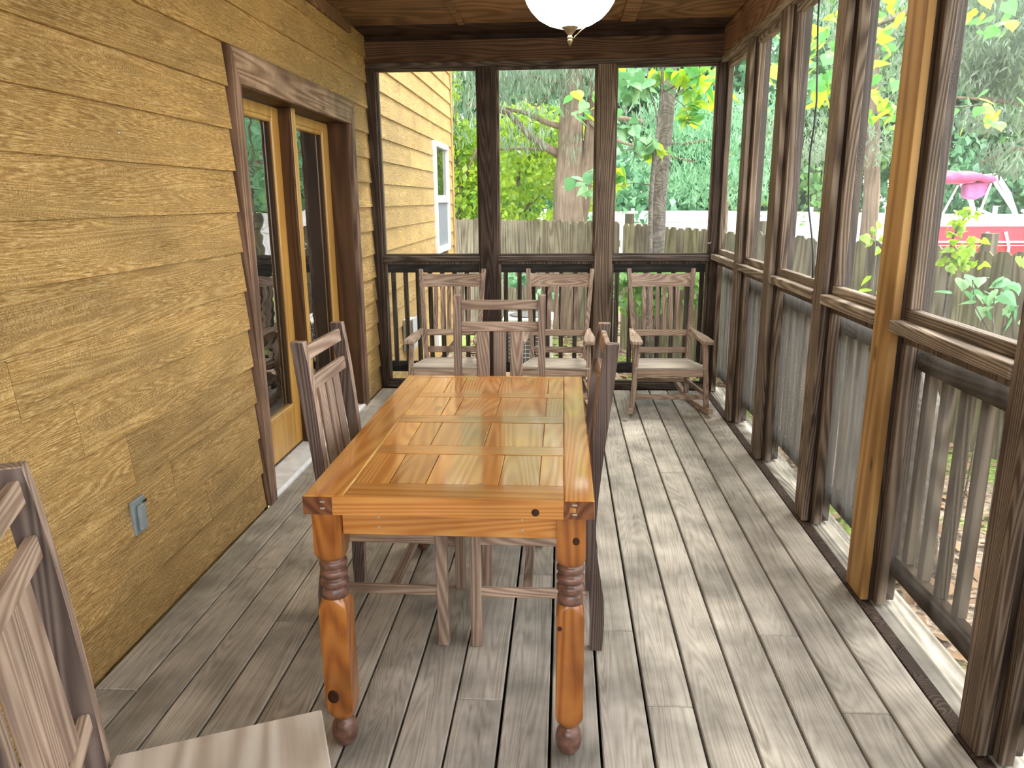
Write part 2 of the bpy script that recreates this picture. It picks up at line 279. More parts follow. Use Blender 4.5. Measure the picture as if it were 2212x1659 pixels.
def prism_me(pts, axis, a0, a1, mat, name='prism', bev=0, smooth=False):
    # pts: polygon in the two other axes (cyclic order of remaining axes, x<y<z)
    bm = bmesh.new(); k = 'XYZ'.index(axis)
    def mk(p, a):
        v = list(p); v.insert(k, a); return bm.verts.new(v)
    A = [mk(p, a0) for p in pts]; C = [mk(p, a1) for p in pts]; n = len(pts)
    bm.faces.new(A); bm.faces.new(C[::-1])
    for i in range(n): bm.faces.new((A[i], A[(i+1) % n], C[(i+1) % n], C[i]))
    if bev: bmesh.ops.bevel(bm, geom=bm.edges[:], offset=bev, segments=1, affect='EDGES')
    return finish(bm, name, mat, smooth)
def tube_me(pts, rads, mat, seg=8, name='tube', smooth=True):
    bm = bmesh.new(); rings = []; pts = [Vector(p) for p in pts]; n = len(pts)
    if not hasattr(rads, '__len__'): rads = [rads]*n
    ref = Vector((.31, .17, .93))
    for i, p in enumerate(pts):
        d = (pts[min(i+1, n-1)]-pts[max(i-1, 0)]).normalized()
        if abs(d.dot(ref)) > .95: rr = Vector((1, 0, 0))
        else: rr = ref
        a = d.cross(rr).normalized(); b = d.cross(a)
        rings.append([bm.verts.new(p+(a*math.cos(t)+b*math.sin(t))*rads[i]) for t in [2*PI*j/seg for j in range(seg)]])
    for r, q in zip(rings, rings[1:]):
        for j in range(seg): bm.faces.new((r[j], r[(j+1) % seg], q[(j+1) % seg], q[j]))
    bm.faces.new(rings[0][::-1]); bm.faces.new(rings[-1])
    return finish(bm, name, mat, smooth)
def lathe_me(prof, mat, seg=32, name='lathe', caps=True):
    bm = bmesh.new(); rings = []
    for r, z in prof: rings.append([bm.verts.new((r*math.cos(2*PI*j/seg), r*math.sin(2*PI*j/seg), z)) for j in range(seg)])
    for r, q in zip(rings, rings[1:]):
        for j in range(seg): bm.faces.new((r[j], r[(j+1) % seg], q[(j+1) % seg], q[j]))
    if caps: bm.faces.new(rings[0]); bm.faces.new(rings[-1])
    return finish(bm, name, mat, True)
def super_me(prof, mat, seg=32, name='loft', smooth=True):
    # prof: (z, half, exponent): cross sections going from square to round
    bm = bmesh.new(); rings = []
    for z, h, e in prof:
        ring = []
        for j in range(seg):
            t = 2*PI*j/seg; c, s = math.cos(t), math.sin(t)
            k = (abs(c)**e+abs(s)**e)**(-1/e); ring.append(bm.verts.new((h*c*k, h*s*k, z)))
        rings.append(ring)
    for r, q in zip(rings, rings[1:]):
        for j in range(seg): bm.faces.new((r[j], r[(j+1) % seg], q[(j+1) % seg], q[j]))
    bm.faces.new(rings[0]); bm.faces.new(rings[-1])
    me = finish(bm, name, mat, smooth)
    return me
def autosmooth(o, a=35):
    for p in o.data.polygons: p.use_smooth = True
    o.data.set_sharp_from_angle(angle=R(a)); return o
def mesh_np(name, V, F, mat):
    me = bpy.data.meshes.new(name); k = F.shape[1]
    me.vertices.add(len(V)); me.vertices.foreach_set('co', V.astype(np.float32).ravel())
    me.loops.add(F.size); me.loops.foreach_set('vertex_index', F.astype(np.int32).ravel())
    me.polygons.add(len(F)); me.polygons.foreach_set('loop_start', np.arange(0, F.size, k, dtype=np.int32))
    me.update(calc_edges=True); me.materials.append(M[mat]); return me
def foliage(name, parent, blobs, n, size, mat, droop=0, aspect=1.7, origin=(0, 0, 0), shell=.55):
    b = np.array(blobs, float); vol = b[:, 3]*b[:, 4]*b[:, 5]; pr = vol**.8; pr /= pr.sum()
    idx = rng.choice(len(b), n, p=pr)
    d = rng.normal(size=(n, 3)); d /= np.linalg.norm(d, axis=1)[:, None]
    rad = rng.random(n)**(1/3)*(1-shell)+shell*rng.random(n)**.2
    P = b[idx, :3]+d*rad[:, None]*b[idx, 3:6]
    u = rng.normal(size=(n, 3)); u[:, 2] -= .5+droop*6; u /= np.linalg.norm(u, axis=1)[:, None]
    v = np.cross(u, rng.normal(size=(n, 3))); v /= np.linalg.norm(v, axis=1)[:, None]
    s = size*(.6+.8*rng.random(n))[:, None]; wdt = s/aspect
    nn = np.cross(u, v)*s*.12
    V = np.stack([P-u*s*.5, P+v*wdt*.5-nn, P+u*s*.5, P-v*wdt*.5-nn], 1).reshape(-1, 3)-np.array(origin)
    F = np.arange(4*n).reshape(-1, 4)
    o = link(name, mesh_np(name, V, F, mat), parent); tag(o, kind='stuff'); return o

# ------------------------------------------------------------------ setting: ground, floor
GZ = -.5
bm = bmesh.new(); bmesh.ops.create_grid(bm, x_segments=60, y_segments=60, size=45)
for v in bm.verts:
    d = max(abs(v.co.x)-6, abs(v.co.y)-9, 0); v.co.z = .05*math.sin(v.co.x*.9)*math.cos(v.co.y*.7)*min(1, d)
g = link('ground', finish(bm, 'ground', 'ground', True), None, (4, 12, GZ)); tag(g, 'leaf-strewn brown ground with mossy patches around the porch', 'ground', kind='structure')
XW, XD, YB, ZC = -1.485, 1.132, 5.93, 2.70      # left wall, deck edge, back deck edge, ceiling
Y0 = -1.5
bm = bmesh.new()
def addbox(bm, x0, x1, y0, y1, z0, z1):
    r = bmesh.ops.create_cube(bm, size=1)
    bmesh.ops.scale(bm, vec=(x1-x0, y1-y0, z1-z0), verts=r['verts']); bmesh.ops.translate(bm, vec=((x0+x1)/2, (y0+y1)/2, (z0+z1)/2), verts=r['verts'])
for k in range(20): addbox(bm, XW, 1.27, -1.48+k*.4055, -1.44+k*.4055, -.24, -.032)
addbox(bm, 1.23, 1.27, Y0, 6.1, -.30, -.032); addbox(bm, XW, 1.27, 6.06, 6.1, -.30, -.032); addbox(bm, XW, 1.27, Y0-.04, Y0, -.3, -.032)
addbox(bm, XW, 1.25, Y0, 6.08, -.27, -.245)
floor = link('floor', finish(bm, 'floor', 'joist')); tag(floor, 'weathered grey wood plank porch floor with dark gaps', 'floor', kind='structure')
PT = .1453
joints = {6: 2.418, 9: 2.013, 16: 2.818, 14: 2.418, 17: 1.998, 5: 2.013, 2: 2.418, 1: 2.013, 12: 2.818, 8: 2.818, 3: 4.04, 10: 3.63, 4: .4, 7: .8, 11: .4, 13: 1.2, 15: .8, 0: .8}
for k in range(18):
    x1 = XD-k*PT; x0 = x1-PT+(.0085 if k < 9 else .006)
    yj = joints.get(k)
    spans = [(Y0, yj-.0012), (yj+.0012, YB)] if yj else [(Y0, YB)]
    for a, b in spans: B('deck_board', x0, x1, a, b, -.034+random.uniform(-.0008, .0008), 0, 'deck', floor, .0035)

# ------------------------------------------------------------------ left house wall with lap siding
bm = bmesh.new()
DY0, DY1, DZ = 3.548, 5.372, 2.022
addbox(bm, XW-.18, XW-.03, Y0, DY0-.01, GZ, 3.6); addbox(bm, XW-.18, XW-.03, DY1+.01, 10.42, GZ, 3.6); addbox(bm, XW-.18, XW-.03, DY0-.01, DY1+.01, DZ+.01, 3.6)
wl = link('wall_left', finish(bm, 'wall_left', 'sheath')); tag(wl, 'long house wall of golden rough-sawn lap siding', 'wall', kind='structure')
LAP = .1816; Z00 = .003
wj = {11: [3.18], 5: [1.892], 4: [2.133], 3: [2.382], 2: [2.635], 1: [2.887], 6: [.6], 7: [-.4], 8: [.9], 9: [.2], 10: [-.2], 12: [1.1], 13: [2.3], 0: [.7]}
for v in wj.values(): v += [v[0]-3.6]
for k, yy in {10: 7.59, 8: 8.4, 12: 8.9, 5: 7.9, 3: 9.1, 7: 9.6, 13: 7.4, 1: 8.2}.items(): wj.setdefault(k, []).append(yy)
def siding(y0, y1, z0, z1):
    h = z1-z0; c = ((y0+y1)/2)
    pts = [(-.030, -h/2), (0, -h/2), (-.0165, h/2+.018), (-.030, h/2+.018)]   # x,z ; thick bottom edge, slanted face
    me = prism_me(pts, 'Y', -(y1-y0)/2, (y1-y0)/2, 'siding')
    link('siding_board', me, wl, (XW, c, (z0+z1)/2))
CY0, CY1, CZ = 3.466, 5.464, 2.178
for k in range(-2, 19):
    z0 = Z00+k*LAP; z1 = z0+LAP
    cuts = sorted([y for y in wj.get(k, []) if Y0 < y < 10.3])
    lim = [Y0]+cuts+[10.36]
    for a, b in zip(lim, lim[1:]):
        a2, b2 = a+.0012, b-.0012
        segs = [(a2, b2)]
        if z0 < CZ-.01:                      # clip at the door casing
            segs = [(s, min(e, CY0-.012)) for s, e in segs if s < CY0-.012]+[(max(s, CY1+.006), e) for s, e in segs if e > CY1+.006]
        for s, e in segs:
            if z0 < .05 and False: continue
            # break at the back wall corner and around the outside window
            ss = []
            for s_, e_ in [(s, e)]:
                if s_ < 6.0 < e_: ss += [(s_, 6.0), (6.0, e_)]
                else: ss.append((s_, e_))
            for s_, e_ in ss:
                if z1 > .90 and z0 < 2.17 and s_ < 9.88 and e_ > 8.88:
                    if 8.88-s_ > .03: siding(s_, 8.88, z0, z1)
                    if e_-9.88 > .03: siding(9.88, e_, z0, z1)
                else: siding(s_, e_, z0, z1)
B('corner_board', XW-.03, XW+.012, 10.36, 10.45, GZ, 3.6, 'siding', wl); B('corner_board', XW-.2, XW-.03, 10.42, 10.46, GZ, 3.6, 'siding', wl)
B('wall_cap', XW-.02, XW+.02, Y0, 5.52, 2.625, 2.70, 'beamy', wl)
# ------------------------------------------------------------------ house window beyond the porch
wn = empty('window_1', (XW, 9.38, 1.53), label='white framed sash window on the outside house wall', cat='window', kind='structure')
for n_, a in (('frame_side', (-.5, -.44, -.64, .64)), ('frame_side', (.44, .5, -.64, .64))): B(n_, -.02, .03, a[0], a[1], a[2], a[3], 'vinyl', wn)
B('frame_head', -.02, .03, -.44, .44, .58, .64, 'vinyl', wn); B('frame_sill', -.02, .035, -.44, .44, -.64, -.57, 'vinyl', wn); B('meeting_rail', -.02, .02, -.44, .44, -.055, .03, 'vinyl', wn)
B('upper_pane', -.03, -.005, -.44, .44, .03, .58, 'glass2', wn, 0); B('lower_screen_pane', -.03, .0, -.44, .44, -.57, -.055, 'wscreen', wn, 0)

# ------------------------------------------------------------------ french door
dr = empty('door_1', (XW, 4.46, 0), label='pair of honey-coloured glazed french doors in a brown frame', cat='door', kind='structure')
def yl(y): return y-4.46
def cas(name, pts, mat):
    me = prism_me(pts, 'X', -.028, .022, mat, bev=.003); return link(name, me, dr)
IN = .083
cas('casing_side', [(yl(CY0), .0), (yl(CY0+IN), .0), (yl(CY0+IN), DZ), (yl(CY0), CZ)], 'casing')
cas('casing_side', [(yl(CY1-IN), .0), (yl(CY1), .0), (yl(CY1), CZ), (yl(CY1-IN), DZ)], 'casing')
cas('casing_head', [(yl(CY0+IN), DZ+.0), (yl(CY1-IN), DZ), (yl(CY1), CZ), (yl(CY0), CZ)], 'casingh')
XDr = -.145
B('jamb', XDr-.05, -.005, yl(DY0-.02), yl(DY0+.006), 0, DZ+.02, 'doord', dr); B('jamb', XDr-.05, -.005, yl(DY1-.006), yl(DY1+.02), 0, DZ+.02, 'doord', dr)
B('head_jamb', XDr-.05, -.005, yl(DY0+.006), yl(DY1-.006), DZ, DZ+.03, 'doord', dr)
B('mullion', XDr-.04, -.075, yl(4.428), yl(4.505), .03, DZ, 'doord', dr)
B('mullion_strip', -.075, -.068, yl(4.440), yl(4.502), .03, DZ, 'doorw', dr, .002)
def leaf(y0, y1):
    lf = B('door_leaf', XDr-.045, XDr, y0, y0+.125, .04, DZ-.004, 'doorw', dr)      # hinge stile
    ox, oy, oz = lf.location
    def sub(n, x0, x1, a, b, z0, z1, m, bev=.003): return B(n, x0-ox, x1-ox, a-oy, b-oy, z0-oz, z1-oz, m, lf, bev)
    sub('lock_stile', XDr-.045, XDr, y1-.125, y1, .04, DZ-.004, 'doorw')
    sub('top_rail', XDr-.045, XDr, y0+.125, y1-.125, 1.90+.06, DZ-.004, 'doorw'); sub('bottom_rail', XDr-.045, XDr, y0+.125, y1-.125, .04, .275, 'doorw')
    a, b, z0, z1 = y0+.125, y1-.125, .275, 1.96
    for n, q in (('moulding', (a, a+.028, z0, z1)), ('moulding', (b-.028, b, z0, z1)), ('moulding', (a+.028, b-.028, z1-.028, z1)), ('moulding', (a+.028, b-.028, z0, z0+.036))):
        sub(n, XDr-.03, XDr+.008, q[0], q[1], q[2], q[3], 'doorw', .006)
    for n, q in (('glazing_bead', (a+.028, a+.036, z0+.036, z1-.028)), ('glazing_bead', (b-.038, b-.028, z0+.036, z1-.028))): sub(n, XDr-.03, XDr-.004, q[0], q[1], q[2], q[3], 'doord', .001)
    sub('glass_pane', XDr-.026, XDr-.018, a+.02, b-.02, z0+.02, z1-.02, 'glass', 0)
    sub('weather_strip', XDr-.045, XDr+.004, y0, y1, .03, .042, 'doord', .002)
leaf(yl(DY0+.008), yl(4.455)); leaf(yl(4.485), yl(DY1-.008))
th = link('threshold', prism_me([(-.21, .0), (.012, .0), (.014, .012), (-.005, .02), (-.006, .016), (-.05, .022), (-.052, .019), (-.095, .026), (-.098, .022), (-.16, .03), (-.21, .03)], 'Y', yl(CY0+.055), yl(DY1+.01), 'alum'), dr)
link('bumper', tube_me([(.004, yl(CY0+.062), .007), (.004, yl(CY0+.046), .007)], .007, 'rubber', 10), dr)

# ------------------------------------------------------------------ ceiling
cl = B('ceiling', XW-.1, 1.5, Y0, 6.2, ZC+.012, ZC+.1, 'sheath', None, 0); tag(cl, 'brown plywood porch ceiling with batten strips', 'ceiling', kind='structure')
cz = cl.location
def CB(n, x0, x1, y0, y1, z0, z1, m, bev=.002): return B(n, x0-cz.x, x1-cz.x, y0-cz.y, y1-cz.y, z0-cz.z, z1-cz.z, m, cl, bev)
for x0, x1 in ((XW, -.715), (-.705, .43), (.44, 1.14)):
    for y0, y1 in ((Y0, .78), (.784, 3.2), (3.204, 5.66)): CB('plywood_panel', x0, x1, y0, y1, ZC, ZC+.012, 'ply')
CB('batten', .385, .485, Y0, 5.66, ZC-.012, ZC, 'ply'); CB('batten', -.745, -.70, Y0, 5.66, ZC-.010, ZC, 'ply')
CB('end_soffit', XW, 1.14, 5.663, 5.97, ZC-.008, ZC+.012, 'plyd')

# ------------------------------------------------------------------ back wall (screened)
wb = empty('wall_back', (0, 6.0, 0), label='screened back wall of dark posts, rails and balusters', cat='wall', kind='structure')
def W(n, x0, x1, y0, y1, z0, z1, m, bev=.003): return B(n, x0, x1, y0-6, y1-6, z0, z1, m, wb, bev)
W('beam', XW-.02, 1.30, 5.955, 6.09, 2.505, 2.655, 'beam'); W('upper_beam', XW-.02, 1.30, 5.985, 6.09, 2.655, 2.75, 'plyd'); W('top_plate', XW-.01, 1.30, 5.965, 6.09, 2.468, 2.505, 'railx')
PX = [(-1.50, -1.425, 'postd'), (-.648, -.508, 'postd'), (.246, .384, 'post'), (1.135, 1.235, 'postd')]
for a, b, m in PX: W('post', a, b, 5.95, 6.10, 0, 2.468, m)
bays = [(-1.425, -.648), (-.508, .246), (.384, 1.135)]
for a, b in bays:
    f = .017
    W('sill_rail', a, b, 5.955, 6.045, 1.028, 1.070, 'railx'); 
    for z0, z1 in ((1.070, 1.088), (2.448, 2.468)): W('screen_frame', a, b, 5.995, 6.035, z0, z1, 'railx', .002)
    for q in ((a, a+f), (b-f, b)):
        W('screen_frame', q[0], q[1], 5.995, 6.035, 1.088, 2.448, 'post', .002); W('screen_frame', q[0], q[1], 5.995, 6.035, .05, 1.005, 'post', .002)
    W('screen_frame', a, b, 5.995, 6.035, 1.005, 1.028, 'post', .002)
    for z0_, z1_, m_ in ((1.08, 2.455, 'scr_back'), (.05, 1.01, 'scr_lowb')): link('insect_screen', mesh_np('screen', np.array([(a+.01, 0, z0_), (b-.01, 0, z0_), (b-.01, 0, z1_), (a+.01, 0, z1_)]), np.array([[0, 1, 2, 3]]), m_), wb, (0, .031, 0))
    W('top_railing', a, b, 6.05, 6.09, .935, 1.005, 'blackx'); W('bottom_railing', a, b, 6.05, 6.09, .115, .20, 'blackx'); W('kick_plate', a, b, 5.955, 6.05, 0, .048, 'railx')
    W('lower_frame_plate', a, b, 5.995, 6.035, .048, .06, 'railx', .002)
    n = int((b-a-.02)/.107); s = (b-a)/(n+.6)
    for k in range(n+1):
        x = a+.05+k*s*.98
        if x < b-.03: W('baluster', x-.017, x+.017, 6.06, 6.094, .20, .935, 'bal')
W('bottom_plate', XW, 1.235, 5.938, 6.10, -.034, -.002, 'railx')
# ------------------------------------------------------------------ right wall (screened)
wr = empty('wall_right', (1.147, 0, 0), label='screened right wall of weathered posts, sills and railings', cat='wall', kind='structure')
def V(n, x0, x1, y0, y1, z0, z1, m, bev=.003): return B(n, x0-1.147, x1-1.147, y0, y1, z0, z1, m, wr, bev)
V('header_beam', 1.150, 1.29, Y0, 5.95, 2.500, 2.72, 'beamy'); V('header_trim', 1.143, 1.29, Y0, 5.95, 2.462, 2.500, 'rail')
posts = [(-1.2, -1.08, 'post'), (-.35, -.22, 'post'), (.46, .58, 'post'), (1.17, 1.29, 'post'), (1.845, 1.95, 'post'), (2.68, 2.83, 'posto'), (3.41, 3.53, 'post'), (4.29, 4.42, 'post'), (5.075, 5.185, 'post')]
for a, b, m in posts:
    V('post', 1.147, 1.178, a, b, .0, 2.462, m); V('post_core', 1.178, 1.275, a+.004, b-.004, 0, 2.462, 'postd')
yb = [(p[1], q[0]) for p, q in zip(posts, posts[1:])]+[(5.185, 5.95)]
def lowscreen(a, b):
    # sagging, rumpled mesh fixed at the frame
    nu, nv = 26, 18; Vv = []; F = []
    ph = random.random()*9
    for j in range(nv+1):
        for i in range(nu+1):
            u, v = i/nu, j/nv; env = math.sin(PI*u)**.5*math.sin(PI*min(1, v*1.05))**.5 if 0 < u < 1 and 0 < v < .95 else 0
            Vv.append((.010*env*math.sin(ph+u*19+1.5*math.sin(v*2.2+ph))+.006*env*math.sin(u*41+ph*2), a+(b-a)*u, .05+(1.0-.05)*v))
    for j in range(nv):
        for i in range(nu):
            q = j*(nu+1)+i; F.append((q, q+1, q+nu+2, q+nu+1))
    me = mesh_np('low_screen', np.array(Vv), np.array(F), 'scr_far' if a > 2.8 else 'scr_low')
    for p in me.polygons: p.use_smooth = True
    link('insect_screen', me, wr, (1.232-1.147, 0, 0))
for a, b in yb:
    vis = b > .3
    V('sill_rail', 1.140, 1.232, a, b, 1.042, 1.084, 'rail')
    V('screen_frame', 1.190, 1.228, a, b, 1.084, 1.122, 'rail'); V('screen_frame', 1.190, 1.228, a, b, 2.424, 2.462, 'rail')
    V('screen_frame', 1.190, 1.228, a, b, 1.004, 1.042, 'post')
    for q in ((a, a+.036), (b-.036, b)):
        V('screen_frame', 1.190, 1.228, q[0], q[1], 1.122, 2.424, 'post'); V('screen_frame', 1.190, 1.228, q[0], q[1], .0, 1.004, 'post')
    link('insect_screen', mesh_np('screen', np.array([(0, a+.01, 1.09), (0, b-.01, 1.09), (0, b-.01, 2.45), (0, a+.01, 2.45)]), np.array([[0, 1, 2, 3]]), 'scr_right'), wr, (1.229-1.147, 0, 0))
    lowscreen(a+.01, b-.01)
    V('top_railing', 1.255, 1.293, a, b, .905, .99, 'black'); V('bottom_railing', 1.255, 1.293, a, b, .105, .19, 'black')
    if vis:
        n = max(3, round((b-a)/.118))
        for k in range(n):
            y = a+(k+.5)*(b-a)/n; V('baluster', 1.262, 1.296, y-.019, y+.019, .19, .905, 'bal')
V('bottom_plate', 1.139, 1.186, Y0, 5.95, -.034, -.003, 'postd', .002); V('rim_ledge', 1.187, 1.255, Y0, 6.0, -.034, -.008, 'ledge', .002); V('outer_ledge', 1.2555, 1.33, Y0, 6.1, -.040, -.014, 'ledge', .002)

# ------------------------------------------------------------------ unseen low wall added behind the camera to cut light from the near end
wf = B('light_block_wall', XW-.1, 1.32, Y0-.16, Y0-.05, GZ, .98, 'sheath', None, 0); tag(wf, 'unseen low siding wall added at the near end to hold back light', 'wall', kind='structure')
for k in range(5): B('siding_board', -1.385-.015, 1.40-.015, .055, .075, .003+k*LAP-.24, .003+(k+.99)*LAP-.24, 'siding', wf, .002)
B('cap_rail', -1.40, 1.40, -.08, .10, .74, .775, 'railx', wf)
for x in (-1.36, -.45, .45, 1.36): B('post', x-.045, x+.045, -.045, .045, .775, 2.46, 'post', wf)
# ------------------------------------------------------------------ table
TX0, TX1, TY0, TY1, TZ = -.656, .084, 1.745, 3.095, .775
tb = empty('dining_table', ((TX0+TX1)/2, (TY0+TY1)/2, 0), 0, label='varnished orange pine table with turned legs in the middle of the porch', cat='table')
tcx, tcy = (TX0+TX1)/2, (TY0+TY1)/2
def T(n, x0, x1, y0, y1, z0, z1, m, bev=.002): return B(n, x0-tcx, x1-tcx, y0-tcy, y1-tcy, z0, z1, m, tb, bev)
SR = .076; z0 = TZ-.052
T('side_rail', TX0, TX0+.105, TY0, TY1, z0, TZ, 'pine', .004); T('side_rail', TX1-SR, TX1, TY0, TY1, z0, TZ, 'pine', .004)
T('end_grain', TX0+.001, TX0+.076, TY0-.0015, TY0+.001, z0+.002, TZ-.003, 'pined', 0); T('end_grain', TX1-SR+.001, TX1-.001, TY0-.0015, TY0+.001, z0+.002, TZ-.003, 'pined', 0)
ax0, ax1 = TX0+.1055, TX1-SR-.0005
T('end_rail', TX0+.077, ax1, TY0-.001, TY0+.002, z0+.0006, TZ-.001, 'pinex', .0)
yr = [(TY0, 1.842), (2.080, 2.160), (2.405, 2.487), (2.738, 2.805), (3.055, TY1)]
for a, b in yr: T('cross_rail', ax0, ax1, a+.0008, b-.0008, z0, TZ-.0006, 'pinex')
rows = [(-.456, -.358, -.164, -.057), (-.47, -.40, -.235, -.056), (-.42, -.371, -.229, -.055), (-.46, -.398, -.248, -.053)]
for (p, q), cuts in zip(zip(yr, yr[1:]), rows):
    e = [ax0, *cuts, ax1]
    for a, b in zip(e, e[1:]): T('panel_board', a+.0007, b-.0007, p[1]+.0006, q[0]-.0006, z0+.01, TZ-.001-random.random()*.0006, 'pine', .0015)
T('apron', -.567, -.008, 1.778, 1.800, .655, z0, 'pinex'); T('apron', -.567, -.008, 3.03, 3.052, .655, z0, 'pinex')
T('apron', -.628, -.606, 1.84, 3.0, .655, z0, 'pine'); T('apron', .028, .05, 1.84, 3.0, .655, z0, 'pine')
for x in (-.47, -.098):
    for z in (.677, .706): T('screw', x-.003, x+.003, 1.776, 1.778, z-.003, z+.003, 'steel', .001)
for x, zs in ((TX0+.052, (.742, .760)), (TX1-.049, (.738, .763))):
    for z in zs: T('bolt', x-.006, x+.006, TY0-.003, TY0-.0015, z-.0025, z+.0025, 'steel', .001)
T('patch', TX1-.062, TX1-.046, TY0-.0022, TY0-.0015, .743, .755, 'pine', 0)
def knot(x, y, z, r, sc=1.5):
    o = link('knot', lathe_me([(.0002, .0004), (r*.6, .0004), (r, .0002), (r, -.002)], 'knotm', 18, caps=False), tb, (x-tcx, y-tcy, z), (PI/2, 0, 0)); o.scale = (1, sc, 1)
knot(-.063, TY0-.001, .741, .010, 1); knot(-.620, 1.7655, .175, .016, 1.3); knot(.040, 1.7655, .655, .009, 1.2); knot(.0, 1.7655, .405, .006, 1.2)
H = .0375
leg_up = super_me([(.723, H, 80), (.62, H, 80), (.603, H, 20), (.592, H*.97, 6), (.583, H*.9, 3), (.578, H*.80, 2)], 'pinez', 40)
leg_lo = super_me([(.470, H*.86, 2), (.463, H*.93, 2.6), (.452, H*.99, 5), (.435, H, 80), (.14, H, 80), (.122, H*.98, 7), (.108, H*.90, 3.2), (.096, H*.72, 2.2), (.088, H*.55, 2)], 'pinez', 40)
rp = [(.030, .580)]
for zc in (.565, .537, .509):
    rp += [(.0285, zc+.0135), (.034, zc+.010), (.0372, zc+.004), (.0372, zc-.004), (.034, zc-.010), (.0285, zc-.0135)]
rp += [(.031, .492), (.0345, .484), (.0355, .468)]
rings = lathe_me(rp, 'turn', 32); ball = lathe_me([(.018, .095), (.016, .088), (.026, .081), (.0335, .068), (.0365, .052), (.0365, .040), (.033, .022), (.024, .007), (.012, .0)], 'turn', 28)
for x, y in ((-.606, 1.803), (.0275, 1.803), (-.606, 3.03), (.0275, 3.03)):
    lg = link('leg', leg_up, tb, (x-tcx, y-tcy, 0)); autosmooth(lg)
    autosmooth(link('lower_block', leg_lo, lg)); link('turned_rings', rings, lg); link('ball_foot', ball, lg)

# ------------------------------------------------------------------ mission dining chairs (face +X)
def chair_parts():
    P = []
    prof = [(0, -.205, .045), (.10, -.206, .047), (.19, -.203, .048), (.28, -.192, .043), (.38, -.180, .037), (.46, -.178, .036), (.56, -.184, .037), (.68, -.194, .040), (.80, -.206, .045), (.90, -.217, .047), (1.0, -.228, .046), (1.066, -.236, .044)]
    fr = [(x+w_/2, z) for z, x, w_ in prof]; bk = [(x-w_/2, z) for z, x, w_ in prof][::-1]
    for s in (-1, 1):
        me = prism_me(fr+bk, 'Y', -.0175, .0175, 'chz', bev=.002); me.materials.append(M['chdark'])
        for p in me.polygons: p.material_index = 1 if abs(p.normal.y) > .9 else 0  # side faces of the rear legs take the darker teak
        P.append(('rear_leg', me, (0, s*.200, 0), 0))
        P.append(('front_leg', prism_me([(-.019, -.019), (.019, -.019), (.019, .019), (-.019, .019)], 'Z', 0, .428, 'chz', bev=.003), (.205, s*.195, 0), 0))
    def bx(n, c, s, m, tilt=0): P.append((n, boxmesh(*s, m, .003), c, tilt))
    lean = R(-6.2)
    bx('crest_rail', (-.229, 0, 1.020), (.020, .366, .046), 'chy', lean); bx('upper_rail', (-.217, 0, .918), (.020, .366, .046), 'chy', lean)
    bx('lower_rail', (-.183, 0, .555), (.020, .366, .036), 'chy', lean*.7)
    for k in (-1, 0, 1): bx('slat', (-.200, k*.079, .735), (.011, .060, .335), 'chz', lean*.93)
    for s in (-1, 1):
        bx('side_stretcher', (.010, s*.200, .205), (.36, .018, .034), 'chx'); bx('seat_rail', (.010, s*.197, .402), (.36, .018, .048), 'chx')
    bx('front_rail', (.205, 0, .402), (.018, .352, .048), 'chy'); bx('rear_rail', (-.180, 0, .402), (.018, .366, .048), 'chy'); bx('cross_stretcher', (.030, 0, .205), (.032, .382, .020), 'chy')
    # plank seat notched between the posts
    P.append(('seat', prism_me([(-.198, -.178), (-.150, -.178), (-.150, -.215), (.245, -.215), (.245, .215), (-.150, .215), (-.150, .178), (-.198, .178)], 'Z', .428, .448, 'seat', bev=.003), (0, 0, 0), 0))
    return P
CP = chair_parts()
def dining_chair(x, y, rz, label):
    t = empty('dining_chair', (x, y, 0), rz, label=label, cat='chair', group='mission style dining chairs')
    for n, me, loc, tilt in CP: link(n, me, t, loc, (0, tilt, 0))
    return t
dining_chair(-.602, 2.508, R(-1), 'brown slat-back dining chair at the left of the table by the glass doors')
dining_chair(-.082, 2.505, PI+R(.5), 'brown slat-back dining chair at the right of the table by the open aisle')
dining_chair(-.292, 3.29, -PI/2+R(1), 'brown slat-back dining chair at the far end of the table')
dining_chair(-.645, 1.066, R(23.5), 'bleached slat-back dining chair with broad seat in the near left corner')

